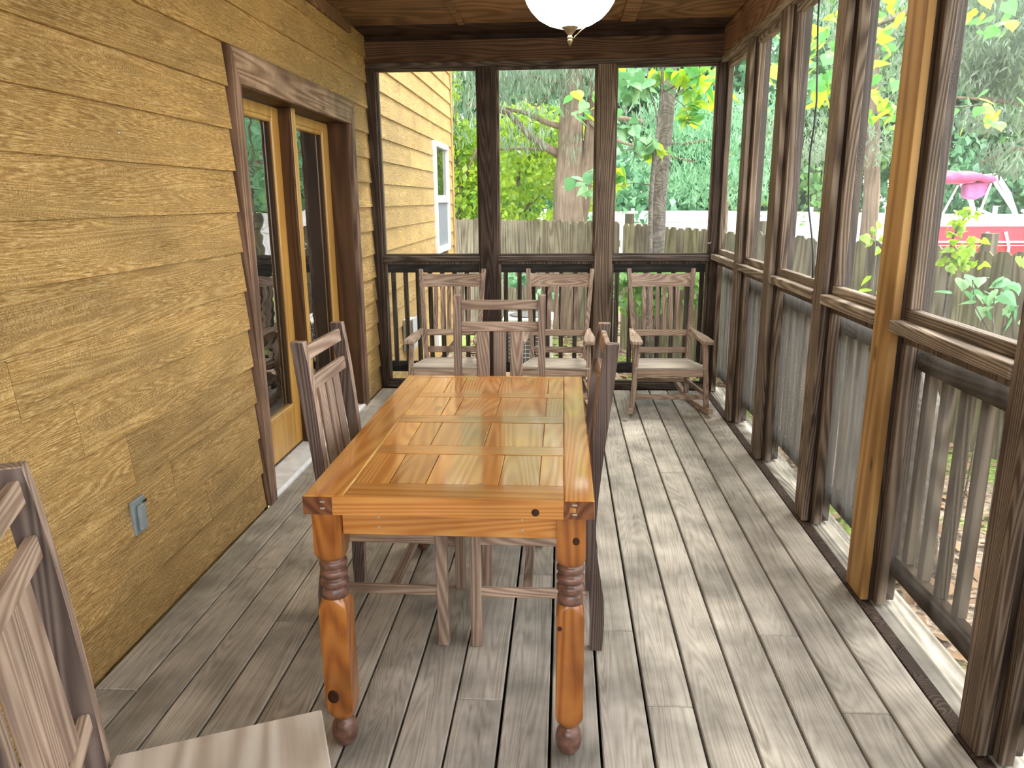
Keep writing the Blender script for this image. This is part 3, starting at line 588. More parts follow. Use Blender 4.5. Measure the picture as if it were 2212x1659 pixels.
# ------------------------------------------------------------------ rocking chairs (face -Y)
def beam_me(p, q, wx, wd, mat, bev=.003):
    # square bar from p to q (mesh in chair space)
    p, q = Vector(p), Vector(q); d = (q-p); L_ = d.length; d.normalize()
    a = Vector((1, 0, 0)); a = (a-d*a.dot(d)).normalized(); b = d.cross(a)
    bm = bmesh.new(); vs = []
    for e in (p, q):
        for s1, s2 in ((-1, -1), (1, -1), (1, 1), (-1, 1)): vs.append(bm.verts.new(e+a*s1*wx/2+b*s2*wd/2))
    for f in ((0, 1, 2, 3), (7, 6, 5, 4), (0, 4, 5, 1), (1, 5, 6, 2), (2, 6, 7, 3), (3, 7, 4, 0)): bm.faces.new([vs[i] for i in f])
    bmesh.ops.bevel(bm, geom=bm.edges[:], offset=bev, segments=1, affect='EDGES')
    return finish(bm, 'bar', mat)
def rocker_parts():
    P = []
    def run_y(y): return .032+.11*(abs(y-.02)/.55)**2.2*(1 if y > 0 else .55)
    for s in (-1, 1):
        ys = [-.34+.88*i/16 for i in range(17)]
        # runner follows the splay of the legs
        bm = bmesh.new(); sec = []
        for y in ys:
            x = s*(.268-.085*(y+.26)/.56); zc = run_y(y)-.005
            sec.append([bm.verts.new((x+dx, y, zc+dz)) for dx, dz in ((-.016, -.022), (.016, -.022), (.016, .018), (-.016, .018))])
        for a, b in zip(sec, sec[1:]):
            for j in range(4): bm.faces.new((a[j], a[(j+1) % 4], b[(j+1) % 4], b[j]))
        bm.faces.new(sec[0][::-1]); bm.faces.new(sec[-1])
        P.append(('runner', finish(bm, 'runner', 'chy')))
        P.append(('front_leg', beam_me((s*.262, -.262, run_y(-.262)+.012), (s*.236, -.245, .520), .034, .038, 'chz')))
        P.append(('rear_leg', beam_me((s*.200, .20, run_y(.2)+.012), (s*.198, .215, .33), .034, .040, 'chz')))
        P.append(('back_post', beam_me((s*.196, .195, .27), (s*.246, .375, .985), .032, .040, 'chz')))
        arm = prism_me([(-.034, -.315), (.034, -.315), (.044, -.27), (.040, -.12), (.020, .12), (.014, .275), (-.014, .275), (-.020, .12), (-.036, -.12), (-.040, -.27)], 'Z', .520, .545, 'chy', bev=.005)
        bm = bmesh.new(); bm.from_mesh(arm)
        for v in bm.verts: v.co.x += s*(.247-.03*max(0, v.co.y+.3))
        bm.to_mesh(arm); bm.free(); P.append(('armrest', arm))
        P.append(('side_rail', beam_me((s*.246, -.25, .315), (s*.198, .21, .285), .024, .05, 'chy')))
        P.append(('side_stretcher', beam_me((s*.256, -.25, .150), (s*.199, .20, .150), .022, .03, 'chy')))
    P.append(('front_rail', boxmesh(.46, .024, .055, 'chx', .003), (0, -.255, .310)))
    P.append(('front_stretcher', boxmesh(.482, .022, .032, 'chx', .003), (0, -.258, .135)))
    P.append(('rear_stretcher', boxmesh(.38, .022, .032, 'chx', .003), (0, .205, .15)))
    def backpt(z): return .195+(z-.27)/.715*.180
    def half(z): return .196+(z-.27)/.715*.050
    tilt = R(-14)
    P.append(('crest_rail', beam_me((-half(.905)+.01, backpt(.905), .905), (half(.905)-.01, backpt(.905), .905), .001, .001, 'chx')))
    P.pop()
    # curved crest
    bm = bmesh.new(); sec = []
    for i in range(13):
        u = -1+i/6; x = u*(half(.9)-.012); dy = .018*(1-u*u)
        sec.append([bm.verts.new((x, backpt(z)+dy+o, z-.006*(1-u*u)*(1 if z > .88 else 0))) for z, o in ((.853, -.010), (.952, -.010), (.952, .010), (.853, .010))])
    for a, b in zip(sec, sec[1:]):
        for j in range(4): bm.faces.new((a[j], a[(j+1) % 4], b[(j+1) % 4], b[j]))
    bm.faces.new(sec[0][::-1]); bm.faces.new(sec[-1]); P.append(('crest_rail', finish(bm, 'crest', 'chx')))
    for zc, h in ((.508, .048), (.380, .046)):
        P.append(('back_rail', boxmesh(2*half(zc)-.03, .020, h, 'chx', .003), (0, backpt(zc)+.006, zc), (R(-14), 0, 0)))
    for k in range(6):
        x = (k-2.5)*.050
        P.append(('back_slat', prism_me([(-.013, -.172), (.013, -.172), (.013, -.155), (.0155, -.14), (.0155, .14), (.013, .155), (.013, .172), (-.013, .172), (-.013, .155), (-.0155, .14), (-.0155, -.14), (-.013, -.155)], 'Y', -.005, .005, 'chz'), (x*1.02, backpt(.69)+.010, .69), (R(-14), 0, 0)))
    n = 7
    for k in range(n):      # seat slats
        y = -.245+k*.063; hw = .268-.085*(y+.26)/.56-.012
        P.append(('seat_slat', boxmesh(2*hw, .058, .016, 'seatx', .003), (0, y, .345-.030*(y+.25)/.46), (R(3.5), 0, 0)))
    return P
RP = rocker_parts()
def rocking_chair(x, y, rz, label):
    t = empty('rocking_chair', (x, y, -.005), rz, label=label, cat='rocking chair', group='rocking chairs along the back screen')
    for p in RP: link(p[0], p[1], t, p[2] if len(p) > 2 else (0, 0, 0), p[3] if len(p) > 3 else (0, 0, 0))
rocking_chair(-.845, 5.475, R(2), 'wooden rocking chair in the left back corner beside the house wall')
rocking_chair(-.040, 5.475, R(-3), 'wooden rocking chair in the middle, behind the far dining chair')
rocking_chair(.760, 5.485, R(1), 'wooden rocking chair in the right back corner by the screened walls')

# ------------------------------------------------------------------ ceiling lamp
lp = empty('ceiling_lamp', (.024, 3.6, ZC-.014), label='lit glass bowl ceiling lamp with brass finial above the table', cat='lamp')
z = lambda v: v-(ZC-.014)
bowl = [(.002, z(2.235)), (.055, z(2.238)), (.10, z(2.252)), (.14, z(2.275)), (.17, z(2.305)), (.19, z(2.335)), (.203, z(2.37)), (.213, z(2.40)), (.226, z(2.42)), (.240, z(2.43))]
link('glass_bowl', lathe_me(bowl+[(.236, z(2.434)), (.22, z(2.426)), (.206, z(2.402)), (.196, z(2.37)), (.182, z(2.335)), (.162, z(2.308)), (.13, z(2.28)), (.09, z(2.258)), (.002, z(2.245))], 'bulbglass', 40, caps=False), lp)
link('finial', lathe_me([(.001, z(2.160)), (.006, z(2.168)), (.011, z(2.180)), (.012, z(2.186)), (.009, z(2.189)), (.013, z(2.193)), (.013, z(2.197)), (.009, z(2.200)), (.010, z(2.207)), (.022, z(2.222)), (.040, z(2.238)), (.045, z(2.248)), (.040, z(2.252)), (.002, z(2.252))], 'metal', 28, caps=False), lp)
link('stem', tube_me([(0, 0, z(2.24)), (0, 0, 0)], .007, 'metal', 10), lp)
link('canopy', lathe_me([(.002, -.05), (.02, -.048), (.05, -.03), (.068, -.01), (.07, 0), (.002, 0)], 'metal', 28, caps=False), lp)
for k in range(3):
    a = 2*PI*k/3+.4; link('rod', tube_me([(.225*math.cos(a), .225*math.sin(a), z(2.43)), (.03*math.cos(a), .03*math.sin(a), -.05)], .004, 'metal', 6), lp)
link('pull_chain', tube_me([(.008, 0, z(2.178)), (.022, 0, z(2.20)), (.05, 0, z(2.225)), (.075, 0, z(2.241))], .0022, 'metal', 6), lp)

# ------------------------------------------------------------------ small things on the porch
ob = empty('outlet_cover', (XW-.007, 2.370, .430), label='grey weatherproof outlet cover low on the golden siding', cat='outlet')
link('box', prism_me([(-.040, -.064), (.040, -.064), (.040, .064), (-.040, .064)], 'X', 0, .014, 'greybox', bev=.003), ob)
link('flap', prism_me([(-.026, -.050), (.006, -.050), (.006, .044), (-.026, .044)], 'X', .014, .030, 'greybox', bev=.005), ob)
link('hinge', tube_me([(.026, .008, .048), (.026, .024, .052), (.022, .028, .044)], .0035, 'rubber', 6), ob)
nl = link('nail', lathe_me([(.001, .006), (.005, .005), (.006, .002), (.004, 0), (.001, 0)], 'steel', 12, caps=False), None, (XW-.009, 2.556, 1.73), (0, PI/2, 0)); tag(nl, 'small shiny nail head in the upper siding', 'nail')
cb = link('hanging_cable', tube_me([(0, p[0], p[1]) for p in ((.26, 1.27), (.245, 1.1), (.20, .9), (.165, .74), (.175, .62), (.20, .5), (.185, .36), (.15, .24), (.06, .10), (.02, .02), (.0, -.10))], .0045, 'cable', 6), None, (1.205, 3.73, 1.21)); tag(cb, 'thin black cable hanging in front of the right screen', 'cable')
hk = link('wire_hook', tube_me([(0, 0, 0), (-.012, -.004, .004), (-.02, -.006, -.004), (-.03, -.008, -.006), (-.036, -.008, .004)], .0018, 'steel', 6), None, (1.147, 5.955, 1.17)); tag(hk, 'small bent wire hook on the back right corner post', 'hook')
for i, (x, y, s) in enumerate(((.846, 4.28, .016), (.70, 4.62, .013), (.44, 5.05, .018))):
    o = link('dead_leaf_bit', prism_me([(-s, -s*.3), (-s*.2, -s*.5), (s, 0), (.0, s*.5), (-s*.7, s*.25)], 'Z', .0, .004, 'litter'), None, (x, y, .0005), (0, 0, i*1.3)); tag(o, 'tiny dried leaf scrap on the right side of the deck', 'leaf', 'dried leaf scraps on the deck')

# ------------------------------------------------------------------ things just outside the back wall
ac = empty('air_conditioner', (-.42, 9.3, GZ), label='beige outdoor air conditioner unit standing behind the porch', cat='air conditioner')
B('base_pan', -.30, .30, -.30, .30, 0, .04, 'acmetal', ac); B('coil', -.27, .27, -.27, .27, .04, .52, 'acdark', ac)
for s in (-1, 1):
    for r_ in (-1, 1): B('corner_post', s*.285-.015, s*.285+.015, r_*.285-.015, r_*.285+.015, .04, .54, 'acmetal', ac)
B('top_panel', -.31, .31, -.31, .31, .52, .60, 'acmetal', ac, .012)
link('fan_grille', lathe_me([(.24, .60), (.24, .615), (.22, .62), (.02, .625), (.002, .625)], 'acdark', 24, caps=False), ac)
for k in range(9): B('guard_wire', -.27, .27, -.292, -.288, .07+k*.05, .075+k*.05, 'acmetal', ac, 0)
for k in range(10): B('guard_wire', -.25+k*.055, -.246+k*.055, -.292, -.288, .05, .52, 'acmetal', ac, 0)
ub = empty('utility_box', (XW-.004, 6.97, .27), label='grey electric disconnect box on the outside house wall', cat='electrical box')
B('box_body', 0, .09, -.10, .10, -.15, .15, 'utility', ub, .006); B('box_cover', .09, .10, -.105, .105, -.12, .16, 'utility', ub, .004); link('conduit', tube_me([(.04, 0, -.15), (.04, 0, -.77)], .018, 'utility', 10), ub)
u2_ = empty('meter_box', (XW-.004, 8.5, -.08), label='small white box low on the outside house wall', cat='electrical box')
B('box_body', 0, .07, -.09, .09, -.10, .10, 'vinyl', u2_, .006); B('box_lid', .07, .078, -.08, .08, -.09, .09, 'vinyl', u2_, .004)

# ------------------------------------------------------------------ fences
def picket_me(h, wd, mat): return prism_me([(-wd/2, 0), (wd/2, 0), (wd/2, h-.035), (wd/2-.035, h), (-wd/2+.035, h), (-wd/2, h-.035)], 'Y', -.009, .009, mat)
PK = {(v, m): picket_me(1.70+v*.006, .137, m) for v in range(4) for m in ('fence', 'fenceg')}
def fence(name, p, q, top0, top1, mats, label):
    p, q = Vector((*p, 0)), Vector((*q, 0)); d = q-p; L_ = d.length; ang = math.atan2(d.y, d.x)
    t = empty(name, (p.x, p.y, GZ), ang, label=label, cat='fence'); n = int(L_/.140)
    for k in range(n):
        u = (k+.5)/n; h = top0+(top1-top0)*u-GZ
        m = random.choice(mats); me = PK[(random.randrange(4), m)]
        link('picket', me, t, (u*L_, random.uniform(-.004, .004), h-1.70-random.random()*.012), (0, random.uniform(-.006, .006), 0))
    s = 1 if name != 'x' else -1
    for zz in (.30, .85, 1.40):
        me = prism_me([(.0, -.02), (.0, .02)][:0] or [(.012, zz-.045), (.050, zz-.045), (.050, zz+.045), (.012, zz+.045)], 'X', .02, L_-.02, 'fence'); link('rail', me, t, (0, 0, (top0+top1)/2-GZ-1.70))
    for k in range(int(L_/2.4)+1):
        u = min(1, k*2.4/L_); B('post', u*L_-.045, u*L_+.045, .05, .14, 0, top0+(top1-top0)*u-GZ+.12, 'fence', t)
    return t
fence('picket_fence', (-3.2, 13.75), (.77, 10.45), 1.215, 1.20, ('fence', 'fence', 'fence'), 'grey-brown dog-eared picket fence running behind the house corner')
fence('picket_fence', (.80, 10.25), (4.9, 3.22), 1.19, 1.04, ('fenceg', 'fence'), 'olive-brown dog-eared picket fence slanting along the right of the porch')
pf = empty('plank_fence', (0, 24, GZ), label='pale whitish plank fence far beyond the picket fence', cat='fence')
bm = bmesh.new()
for k in range(150): addbox(bm, -1+k*.15, -1+k*.15+.142, -.01, .01, 0, 1.62-.0010*k+.05*math.sin(k*.05))
tag(link('planks', finish(bm, 'planks', 'palefence'), pf), kind='stuff')
B('top_rail', -1, 21.5, -.05, -.01, 1.30, 1.40, 'palefence', pf)
for k in range(9): B('post', -.6+k*2.7, -.5+k*2.7, .01, .11, 0, 1.72, 'palefence', pf)

# ------------------------------------------------------------------ boat behind the right fence
bt = empty('motor_boat', (9.22, 17.0, GZ), R(-4), label='red and white motor boat with wake tower beyond the right fence', cat='boat')
def hull_sec(x):      # x: -1.6 stern .. 3.6 bow
    u = (x+1.6)/5.2; wv = 1.02*(1-max(0, u-.45)**2.2*3.1); return max(wv, .05)
bm = bmesh.new(); sec = []
for i in range(15):
    x = -1.6+5.2*i/14; wv = hull_sec(x); sh = .10*max(0, (x-.5)/3.1)**2
    sec.append([bm.verts.new((x, yv, zv)) for yv, zv in ((-wv, 1.42+sh), (-wv*.97, 1.08+sh), (-wv*.78, .62+sh), (0, .42+sh*2), (wv*.78, .62+sh), (wv*.97, 1.08+sh), (wv, 1.42+sh))])
for a, b in zip(sec, sec[1:]):
    for j in range(6): bm.faces.new((a[j], a[j+1], b[j+1], b[j]))
bm.faces.new(sec[0]); bm.faces.new(sec[-1])
hull = link('hull', finish(bm, 'hull', 'hullred'), bt)
bm = bmesh.new(); sec = []
for i in range(15):
    x = -1.6+5.2*i/14; wv = hull_sec(x)+.015; sh = .10*max(0, (x-.5)/3.1)**2; cr_ = .10+.16*max(0, min(1, (x-.2)/1.2))
    sec.append([bm.verts.new((x, yv, zv+sh)) for yv, zv in ((-wv, 1.41), (-wv*1.0, 1.48), (-wv*.75, 1.50+cr_*.6), (0, 1.52+cr_*.8), (wv*.75, 1.50+cr_*.6), (wv, 1.48), (wv, 1.41))])
for a, b in zip(sec, sec[1:]):
    for j in range(7): bm.faces.new((a[j], a[(j+1) % 7], b[(j+1) % 7], b[j]))
bm.faces.new(sec[0]); bm.faces.new(sec[-1])
link('deck', finish(bm, 'deck', 'hullwhite'), bt)
for zz, h_ in ((1.10, .035), (1.03, .02)):      # white pin stripes, just proud of the hull side
    st = link('pin_stripe', tube_me([(-1.55+i*.33, -hull_sec(-1.55+i*.33)*.985-.012, zz+.10*max(0, (-1.55+i*.33-.5)/3.1)**2) for i in range(14)], h_*.55, 'hullwhite', 6), bt)
for x in (-.62, -.28): link('hull_strap', tube_me([(x, -1.04, 1.30), (x+.10, -1.03, 1.02), (x+.2, -.84, .62)], .03, 'hullwhite', 6), bt)
for k in range(5): B('registration_mark', .10+k*.075+(.03 if k > 2 else 0), .155+k*.075+(.03 if k > 2 else 0), -1.04, -1.028, 1.20, 1.255, 'hullwhite', bt, 0)
link('logo', prism_me([(.28, .98), (.78, .93), (.80, .80), (.45, .80)], 'Y', -1.05, -.98, 'boatblue'), bt)
link('logo_edge', prism_me([(.25, 1.0), (.80, .95), (.80, .93), (.28, .98)], 'Y', -1.052, -.98, 'hullwhite'), bt)
for s in (-.95, .95):
    link('tower_leg', tube_me([(-.02, s, 1.45), (-.25, s*.9, 2.05), (-.48, s*.8, 2.42)], .05, 'hullwhite', 8), bt)
    link('tower_leg', tube_me([(-.02, s, 1.47), (-.13, s*.9, 1.75), (-.56, s*.8, 2.36)], .035, 'hullwhite', 8), bt)
    link('tower_brace', tube_me([(.0, s, 1.72), (.38, s*.95, 1.55), (.72, s*.9, 1.46)], .03, 'hullwhite', 8), bt)
    link('tower_brace', tube_me([(-.56, s*.8, 2.25), (-.80, s*.95, 1.48)], .025, 'hullwhite', 8), bt)
link('tower_bar', tube_me([(-.48, -.78, 2.40), (-.48, .78, 2.40)], .05, 'hullwhite', 8), bt)
link('windscreen', prism_me([(.3, 1.50), (1.2, 1.62), (.55, 1.86), (.2, 1.86)], 'Y', -.80, -.78, 'boatblue'), bt)
bm = bmesh.new(); sec = []
for i in range(10):
    x = -1.75+1.22*i/9; sg = .03*math.sin(i*2.1)
    sec.append([bm.verts.new((x, yv, 2.36+sg+.10*(1-(yv/.9)**2)+.06*math.sin(PI*i/9))) for yv in (-.9, -.6, -.2, .2, .6, .9)]+[bm.verts.new((x, yv, 2.29+sg)) for yv in (.9, .3, -.3, -.9)])
for a, b in zip(sec, sec[1:]):
    for j in range(10): bm.faces.new((a[j], a[(j+1) % 10], b[(j+1) % 10], b[j]))
bm.faces.new(sec[0]); bm.faces.new(sec[-1])
link('bimini_canopy', finish(bm, 'bimini', 'canvas', True), bt)
link('canopy_sock', prism_me([(-1.0, 2.25), (-.55, 2.30), (-.58, 2.05), (-.80, 1.92), (-.98, 1.98)], 'Y', -.75, -.45, 'canvasp', bev=.03), bt)
for y in (-.5, .5): link('keel_bunk', boxmesh(3.6, .12, .12, 'acdark', .01), bt, (.4, y, .48))
for x in (-.4, 1.4): link('trailer_post', boxmesh(.1, 1.2, .44, 'acdark', .01), bt, (x, 0, .24))

# ------------------------------------------------------------------ trees
def local(pts, o): return [Vector(p)-Vector(o) for p in pts]
def tree(name, base, limbs, label, group=None, bark='bark', seg=10):
    t = empty(name, base, label=label, cat='tree', group=group)
    for i, (pts, r0, r1) in enumerate(limbs):
        pts = local(pts, base); n = len(pts)
        link('trunk' if i == 0 else 'branch', tube_me(pts, [r0+(r1-r0)*k/(n-1) for k in range(n)], bark, seg), t)
    return t
def blob(px, py, Y, rx, rz, ry=None):
    p = at(px, py, Y); return (p.x, p.y, p.z, rx, ry or rx, rz)
# big cedar behind the fence
Yc = 14.2
b0 = at(1232, 470, Yc); base = (b0.x, Yc, GZ)
P = lambda x, y, Y=Yc: at(x, y, Y)
limbs = [([base, P(1230, 480), P(1228, 400), P(1232, 340), P(1234, 250), P(1238, 150), P(1240, 20), P(1242, -150)], .33, .12),
         ([P(1245, 480), P(1258, 440), P(1262, 380), P(1275, 310), P(1283, 200), P(1285, 60), P(1290, -80)], .17, .08),
         ([P(1212, 335), P(1180, 318), P(1140, 290), P(1100, 245), P(1060, 232, 13.6), P(1010, 225, 13.3)], .085, .03),
         ([P(1215, 275), P(1180, 265), P(1140, 245), P(1080, 232), P(1020, 215, 13.8)], .06, .02),
         ([P(1250, 345), P(1275, 290), P(1300, 270), P(1340, 255, 13.6), P(1390, 262, 13.2)], .08, .03),
         ([P(1210, 330), P(1170, 322), P(1110, 320), P(1040, 325, 13.6)], .04, .015),
         ([P(1236, 180), P(1190, 175), P(1150, 165), P(1115, 172), P(1080, 160)], .05, .02),
         ([P(1236, 120), P(1190, 200), P(1160, 230), P(1120, 210)], .03, .012),
         ([P(1232, 250), P(1270, 262), P(1320, 300, 13.5), P(1420, 330, 13), P(1500, 350, 12.6)], .045, .012)]
ct = tree('cedar_tree', base, limbs, 'big forked cedar with brown stringy trunk behind the picket fence', None, 'bark', 12)
bl = [blob(1060+40*i, 170+18*math.sin(i*2.3), 13.8, .75, .36) for i in range(6)]+[blob(1080, 250, 13.4, .7, .3), blob(1130, 300, 13.6, .6, .26), blob(1010, 250, 13.2, .7, .5), blob(1180, 225, 13.6, .5, .3), blob(1235, 320, 13.8, .2, .32), blob(1010, 180, 13.2, .8, .5), blob(1100, 120, 13.8, 1.4, .5), blob(1280, 120, 13.8, 1.2, .4), blob(1200, -40, 14, 2.4, 1.2), blob(1350, 250, 13.2, .6, .3)]
foliage('needle_sprays', ct, bl, 9000, .16, 'leaf_c', droop=.6, aspect=7, origin=base, shell=.3)
# oak in front of the right fence
Yo = 8.6
ob_ = at(1414, 560, Yo); base = (ob_.x+.0, Yo, GZ)
P = lambda x, y, Y=Yo: at(x, y, Y)
limbs = [([base, P(1416, 560), P(1420, 500), P(1424, 420), P(1434, 330), P(1442, 240), P(1448, 180), P(1454, 60), P(1458, -120)], .098, .055),
         ([P(1444, 220), P(1480, 190), P(1540, 120)], .02, .01)]
ok = tree('oak_tree', base, limbs, 'slim rough-barked oak leaning up in front of the slanting fence', None, 'barkd', 12)
foliage('crown', ok, [(base[0]+.3, Yo+.2, 4.6, 1.6, 1.6, .9), (base[0]-.8, Yo+.3, 5.0, 1.3, 1.3, .7)], 5000, .10, 'leaf_g', origin=base)
# broad-leaved sapling beside it, its large leaves built one by one
def heart():
    pts = [(0, 0), (.16, -.10), (.36, -.06), (.47, .14), (.42, .38), (.26, .64), (.10, .84), (0, 1.02), (-.10, .84), (-.26, .64), (-.42, .38), (-.47, .14), (-.36, -.06), (-.16, -.10)]
    bm = bmesh.new(); vs = [bm.verts.new((x, y, -.25*abs(x)**1.4-.12*y*y)) for x, y in pts]; c = bm.verts.new((0, .35, .02))
    for i in range(len(vs)): bm.faces.new((c, vs[i], vs[(i+1) % len(vs)]))
    return bm
def heart_me(mat): return finish(heart(), 'leaf', mat)
HL = {m: heart_me(m) for m in ('leaf_big', 'leaf_bigt', 'leaf_y')}
def leaves(t, base, spots, size):
    for c, rx, rz, n, m in spots:
        for k in range(n):
            p = Vector((c.x+random.gauss(0, rx), c.y+random.gauss(0, rx*.9), c.z+random.gauss(0, rz)))
            o = link('leaf', HL[m], t, p-Vector(base), (random.gauss(-.75, .5), random.gauss(0, .45), random.uniform(0, 2*PI)))
            s = size*random.uniform(.7, 1.25); o.scale = (s, s, s)
Ys = 8.0
sb = at(1404, 560, Ys); base = (sb.x, Ys, GZ); P = lambda x, y, Y=Ys: at(x, y, Y)
limbs = [([base, P(1404, 540), P(1406, 430), P(1414, 330), P(1424, 260), P(1430, 190), P(1432, 90), P(1440, -20)], .028, .012),
         ([P(1422, 270), P(1415, 230), P(1400, 190), P(1398, 140)], .010, .005), ([P(1430, 200), P(1470, 180), P(1520, 160, 7.8)], .010, .004),
         ([P(1414, 330), P(1380, 320), P(1340, 325, 7.7)], .008, .003), ([P(1408, 400), P(1370, 395), P(1335, 400, 7.7)], .006, .003), ([P(1430, 190), P(1480, 230, 7.8), P(1490, 262, 7.8)], .007, .003), ([P(1412, 350), P(1440, 340), P(1452, 355)], .006, .003)]
sp = tree('redbud_sapling', base, limbs, 'broad-leaved sapling with heart-shaped leaves beside the oak trunk', None, 'barkd', 8)
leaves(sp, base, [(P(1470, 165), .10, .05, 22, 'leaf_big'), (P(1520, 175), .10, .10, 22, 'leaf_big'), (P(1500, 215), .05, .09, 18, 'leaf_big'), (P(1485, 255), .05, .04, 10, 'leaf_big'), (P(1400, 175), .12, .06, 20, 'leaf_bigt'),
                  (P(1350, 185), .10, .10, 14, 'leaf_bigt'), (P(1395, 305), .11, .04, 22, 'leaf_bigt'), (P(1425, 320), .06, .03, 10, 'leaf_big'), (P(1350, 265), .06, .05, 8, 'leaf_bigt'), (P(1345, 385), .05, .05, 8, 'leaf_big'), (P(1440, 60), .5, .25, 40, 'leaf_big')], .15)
Yv = 9.2
vb = at(1306, 520, Yv); base = (vb.x, Yv, GZ); P = lambda x, y, Y=Yv: at(x, y, Y)
sv = tree('redbud_sapling', base, [([base, P(1306, 520), P(1302, 400), P(1300, 280), P(1304, 180), P(1306, 80)], .022, .006), ([P(1303, 410), P(1270, 400), P(1235, 385)], .006, .003), ([P(1301, 270), P(1270, 235), P(1225, 235)], .006, .003)],
          'thin sapling with a few heart-shaped leaves hidden behind the middle post', None, 'barkd', 7)
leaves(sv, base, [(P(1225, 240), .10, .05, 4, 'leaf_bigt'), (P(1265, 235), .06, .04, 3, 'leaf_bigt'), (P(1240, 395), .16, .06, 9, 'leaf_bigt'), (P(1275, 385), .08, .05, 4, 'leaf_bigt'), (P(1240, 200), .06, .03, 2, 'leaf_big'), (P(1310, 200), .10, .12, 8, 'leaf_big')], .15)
# yellow-green understory trees behind the fence
def simple_tree(name, px, Y, hgt, rad, n, size, mat, label, group, bark='bark', lean=0, low=.15):
    p = at(px, 430, Y); base = (p.x, Y, GZ)
    t = tree(name, base, [([base, (p.x+lean*.3, Y, hgt*.4), (p.x+lean, Y+.1, hgt*.8)], .06+hgt*.012, .03), ([(p.x+lean*.3, Y, hgt*.4), (p.x+rad*.5, Y-.2, hgt*.7)], .05, .015), ([(p.x+lean*.2, Y, hgt*.3), (p.x-rad*.55, Y-.2, hgt*.6)], .05, .015)], label, group, bark, 8)
    bs = []
    for k in range(9):
        zz = hgt*(low+(1-low)*random.random()); bs.append((p.x+lean*zz/hgt+random.uniform(-.6, .6)*rad, Y+random.uniform(-.4, .5)*rad, zz, rad*random.uniform(.35, .6), rad*random.uniform(.35, .6), hgt*random.uniform(.10, .2)))
    foliage('foliage', t, bs, n, size, mat, origin=base); return t
simple_tree('broadleaf_tree', 1120, 15.6, 3.0, 1.9, 5200, .15, 'leaf_y', 'bright yellow-green tree left of the cedar, behind the fence', None, low=.2)
simple_tree('broadleaf_tree', 985, 13.9, 3.9, 1.2, 4500, .13, 'leaf_y', 'yellow-green tree right at the house corner', None, low=.25)
simple_tree('broadleaf_tree', 1262, 17.0, 1.9, .9, 1600, .14, 'leaf_y', 'low yellow-green bush behind the cedar trunk', None, low=.3)
GW = 'trees of the hazy woods beyond the fences'
LW = 'hazy green tree in the dense woods beyond the fences'
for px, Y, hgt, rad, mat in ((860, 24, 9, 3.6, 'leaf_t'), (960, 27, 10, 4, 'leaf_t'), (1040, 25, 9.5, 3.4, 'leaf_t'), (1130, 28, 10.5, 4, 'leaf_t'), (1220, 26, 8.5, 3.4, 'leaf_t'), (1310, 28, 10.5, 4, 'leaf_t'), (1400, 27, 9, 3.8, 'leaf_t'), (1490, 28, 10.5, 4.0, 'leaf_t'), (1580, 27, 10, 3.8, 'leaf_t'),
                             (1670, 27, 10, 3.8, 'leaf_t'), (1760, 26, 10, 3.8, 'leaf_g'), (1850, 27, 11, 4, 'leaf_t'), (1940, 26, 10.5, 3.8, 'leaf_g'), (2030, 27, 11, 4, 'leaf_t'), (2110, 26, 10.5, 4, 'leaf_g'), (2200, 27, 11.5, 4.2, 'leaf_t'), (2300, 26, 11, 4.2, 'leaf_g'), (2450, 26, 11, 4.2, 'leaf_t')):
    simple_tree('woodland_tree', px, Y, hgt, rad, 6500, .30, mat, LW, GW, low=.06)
# cedars and limbs seen through the right screens
def cedar2(px, Y, label, blobs, limbs, n=4500, leafsize=.14, mat='leaf_c'):
    p = at(px, 430, Y); base = (p.x, Y, GZ)
    t = tree('cedar_tree', base, [([base]+limbs[0][0], *limbs[0][1:])]+limbs[1:], label, None, 'bark', 9)
    foliage('needle_sprays', t, blobs, n, leafsize, mat, droop=.25, aspect=5, origin=base, shell=.3)
Y = 11.5; P = lambda x, y, Y=11.5: at(x, y, Y)
cedar2(1885, Y, 'grey-green cedar seen just left of the orange post', [blob(1880, 130, Y, .55, .35), blob(1900, 210, Y, .5, .3), blob(1860, 90, Y, .5, .3), blob(1890, 20, Y, .9, .5), blob(1840, 320, Y, .7, .35), blob(1720, 300, 12.5, .7, .5)], [([P(1884, 420), P(1884, 200), P(1886, 40), P(1890, -120)], .13, .06), ([P(1886, 60), P(1930, 40), P(1985, 10)], .06, .03)], 3600, .12)
Y2 = 9.5; P2 = lambda x, y, Y=9.5: at(x, y, Y)
cedar2(2290, Y2, 'dark grey-green cedar at the right edge of the view', [blob(2150, 60, Y2, .55, .45), blob(2190, 150, Y2, .55, .4), blob(2120, 150, Y2, .35, .3), blob(2240, 60, Y2, .9, .8), blob(2140, 260, Y2, .5, .16), blob(2210, 340, Y2, .5, .25)], [([P2(2290, 420), P2(2285, 200), P2(2280, 0), P2(2280, -150)], .17, .08), ([P2(2285, 240), P2(2200, 222), P2(2130, 214), P2(2060, 210)], .045, .012), ([P2(2285, 330), P2(2200, 320), P2(2120, 350)], .03, .01)], 6000, .13)
cedar2(1560, 13.5, 'feathery green cedar between the back and right screens', [blob(1480, 330, 13.5, 1.0, .7), blob(1520, 250, 13.5, 1.0, .5), blob(1560, 400, 13.5, 1.1, .4), blob(1460, 250, 13.2, .6, .4), blob(1620, 300, 13.5, .9, .8)], [([at(1560, 420, 13.5), at(1556, 250, 13.5), at(1550, 60, 13.5)], .14, .06), ([at(1556, 300, 13.5), at(1480, 310, 13.2), at(1400, 305, 13)], .04, .012)], 6000, .12, 'leaf_t')
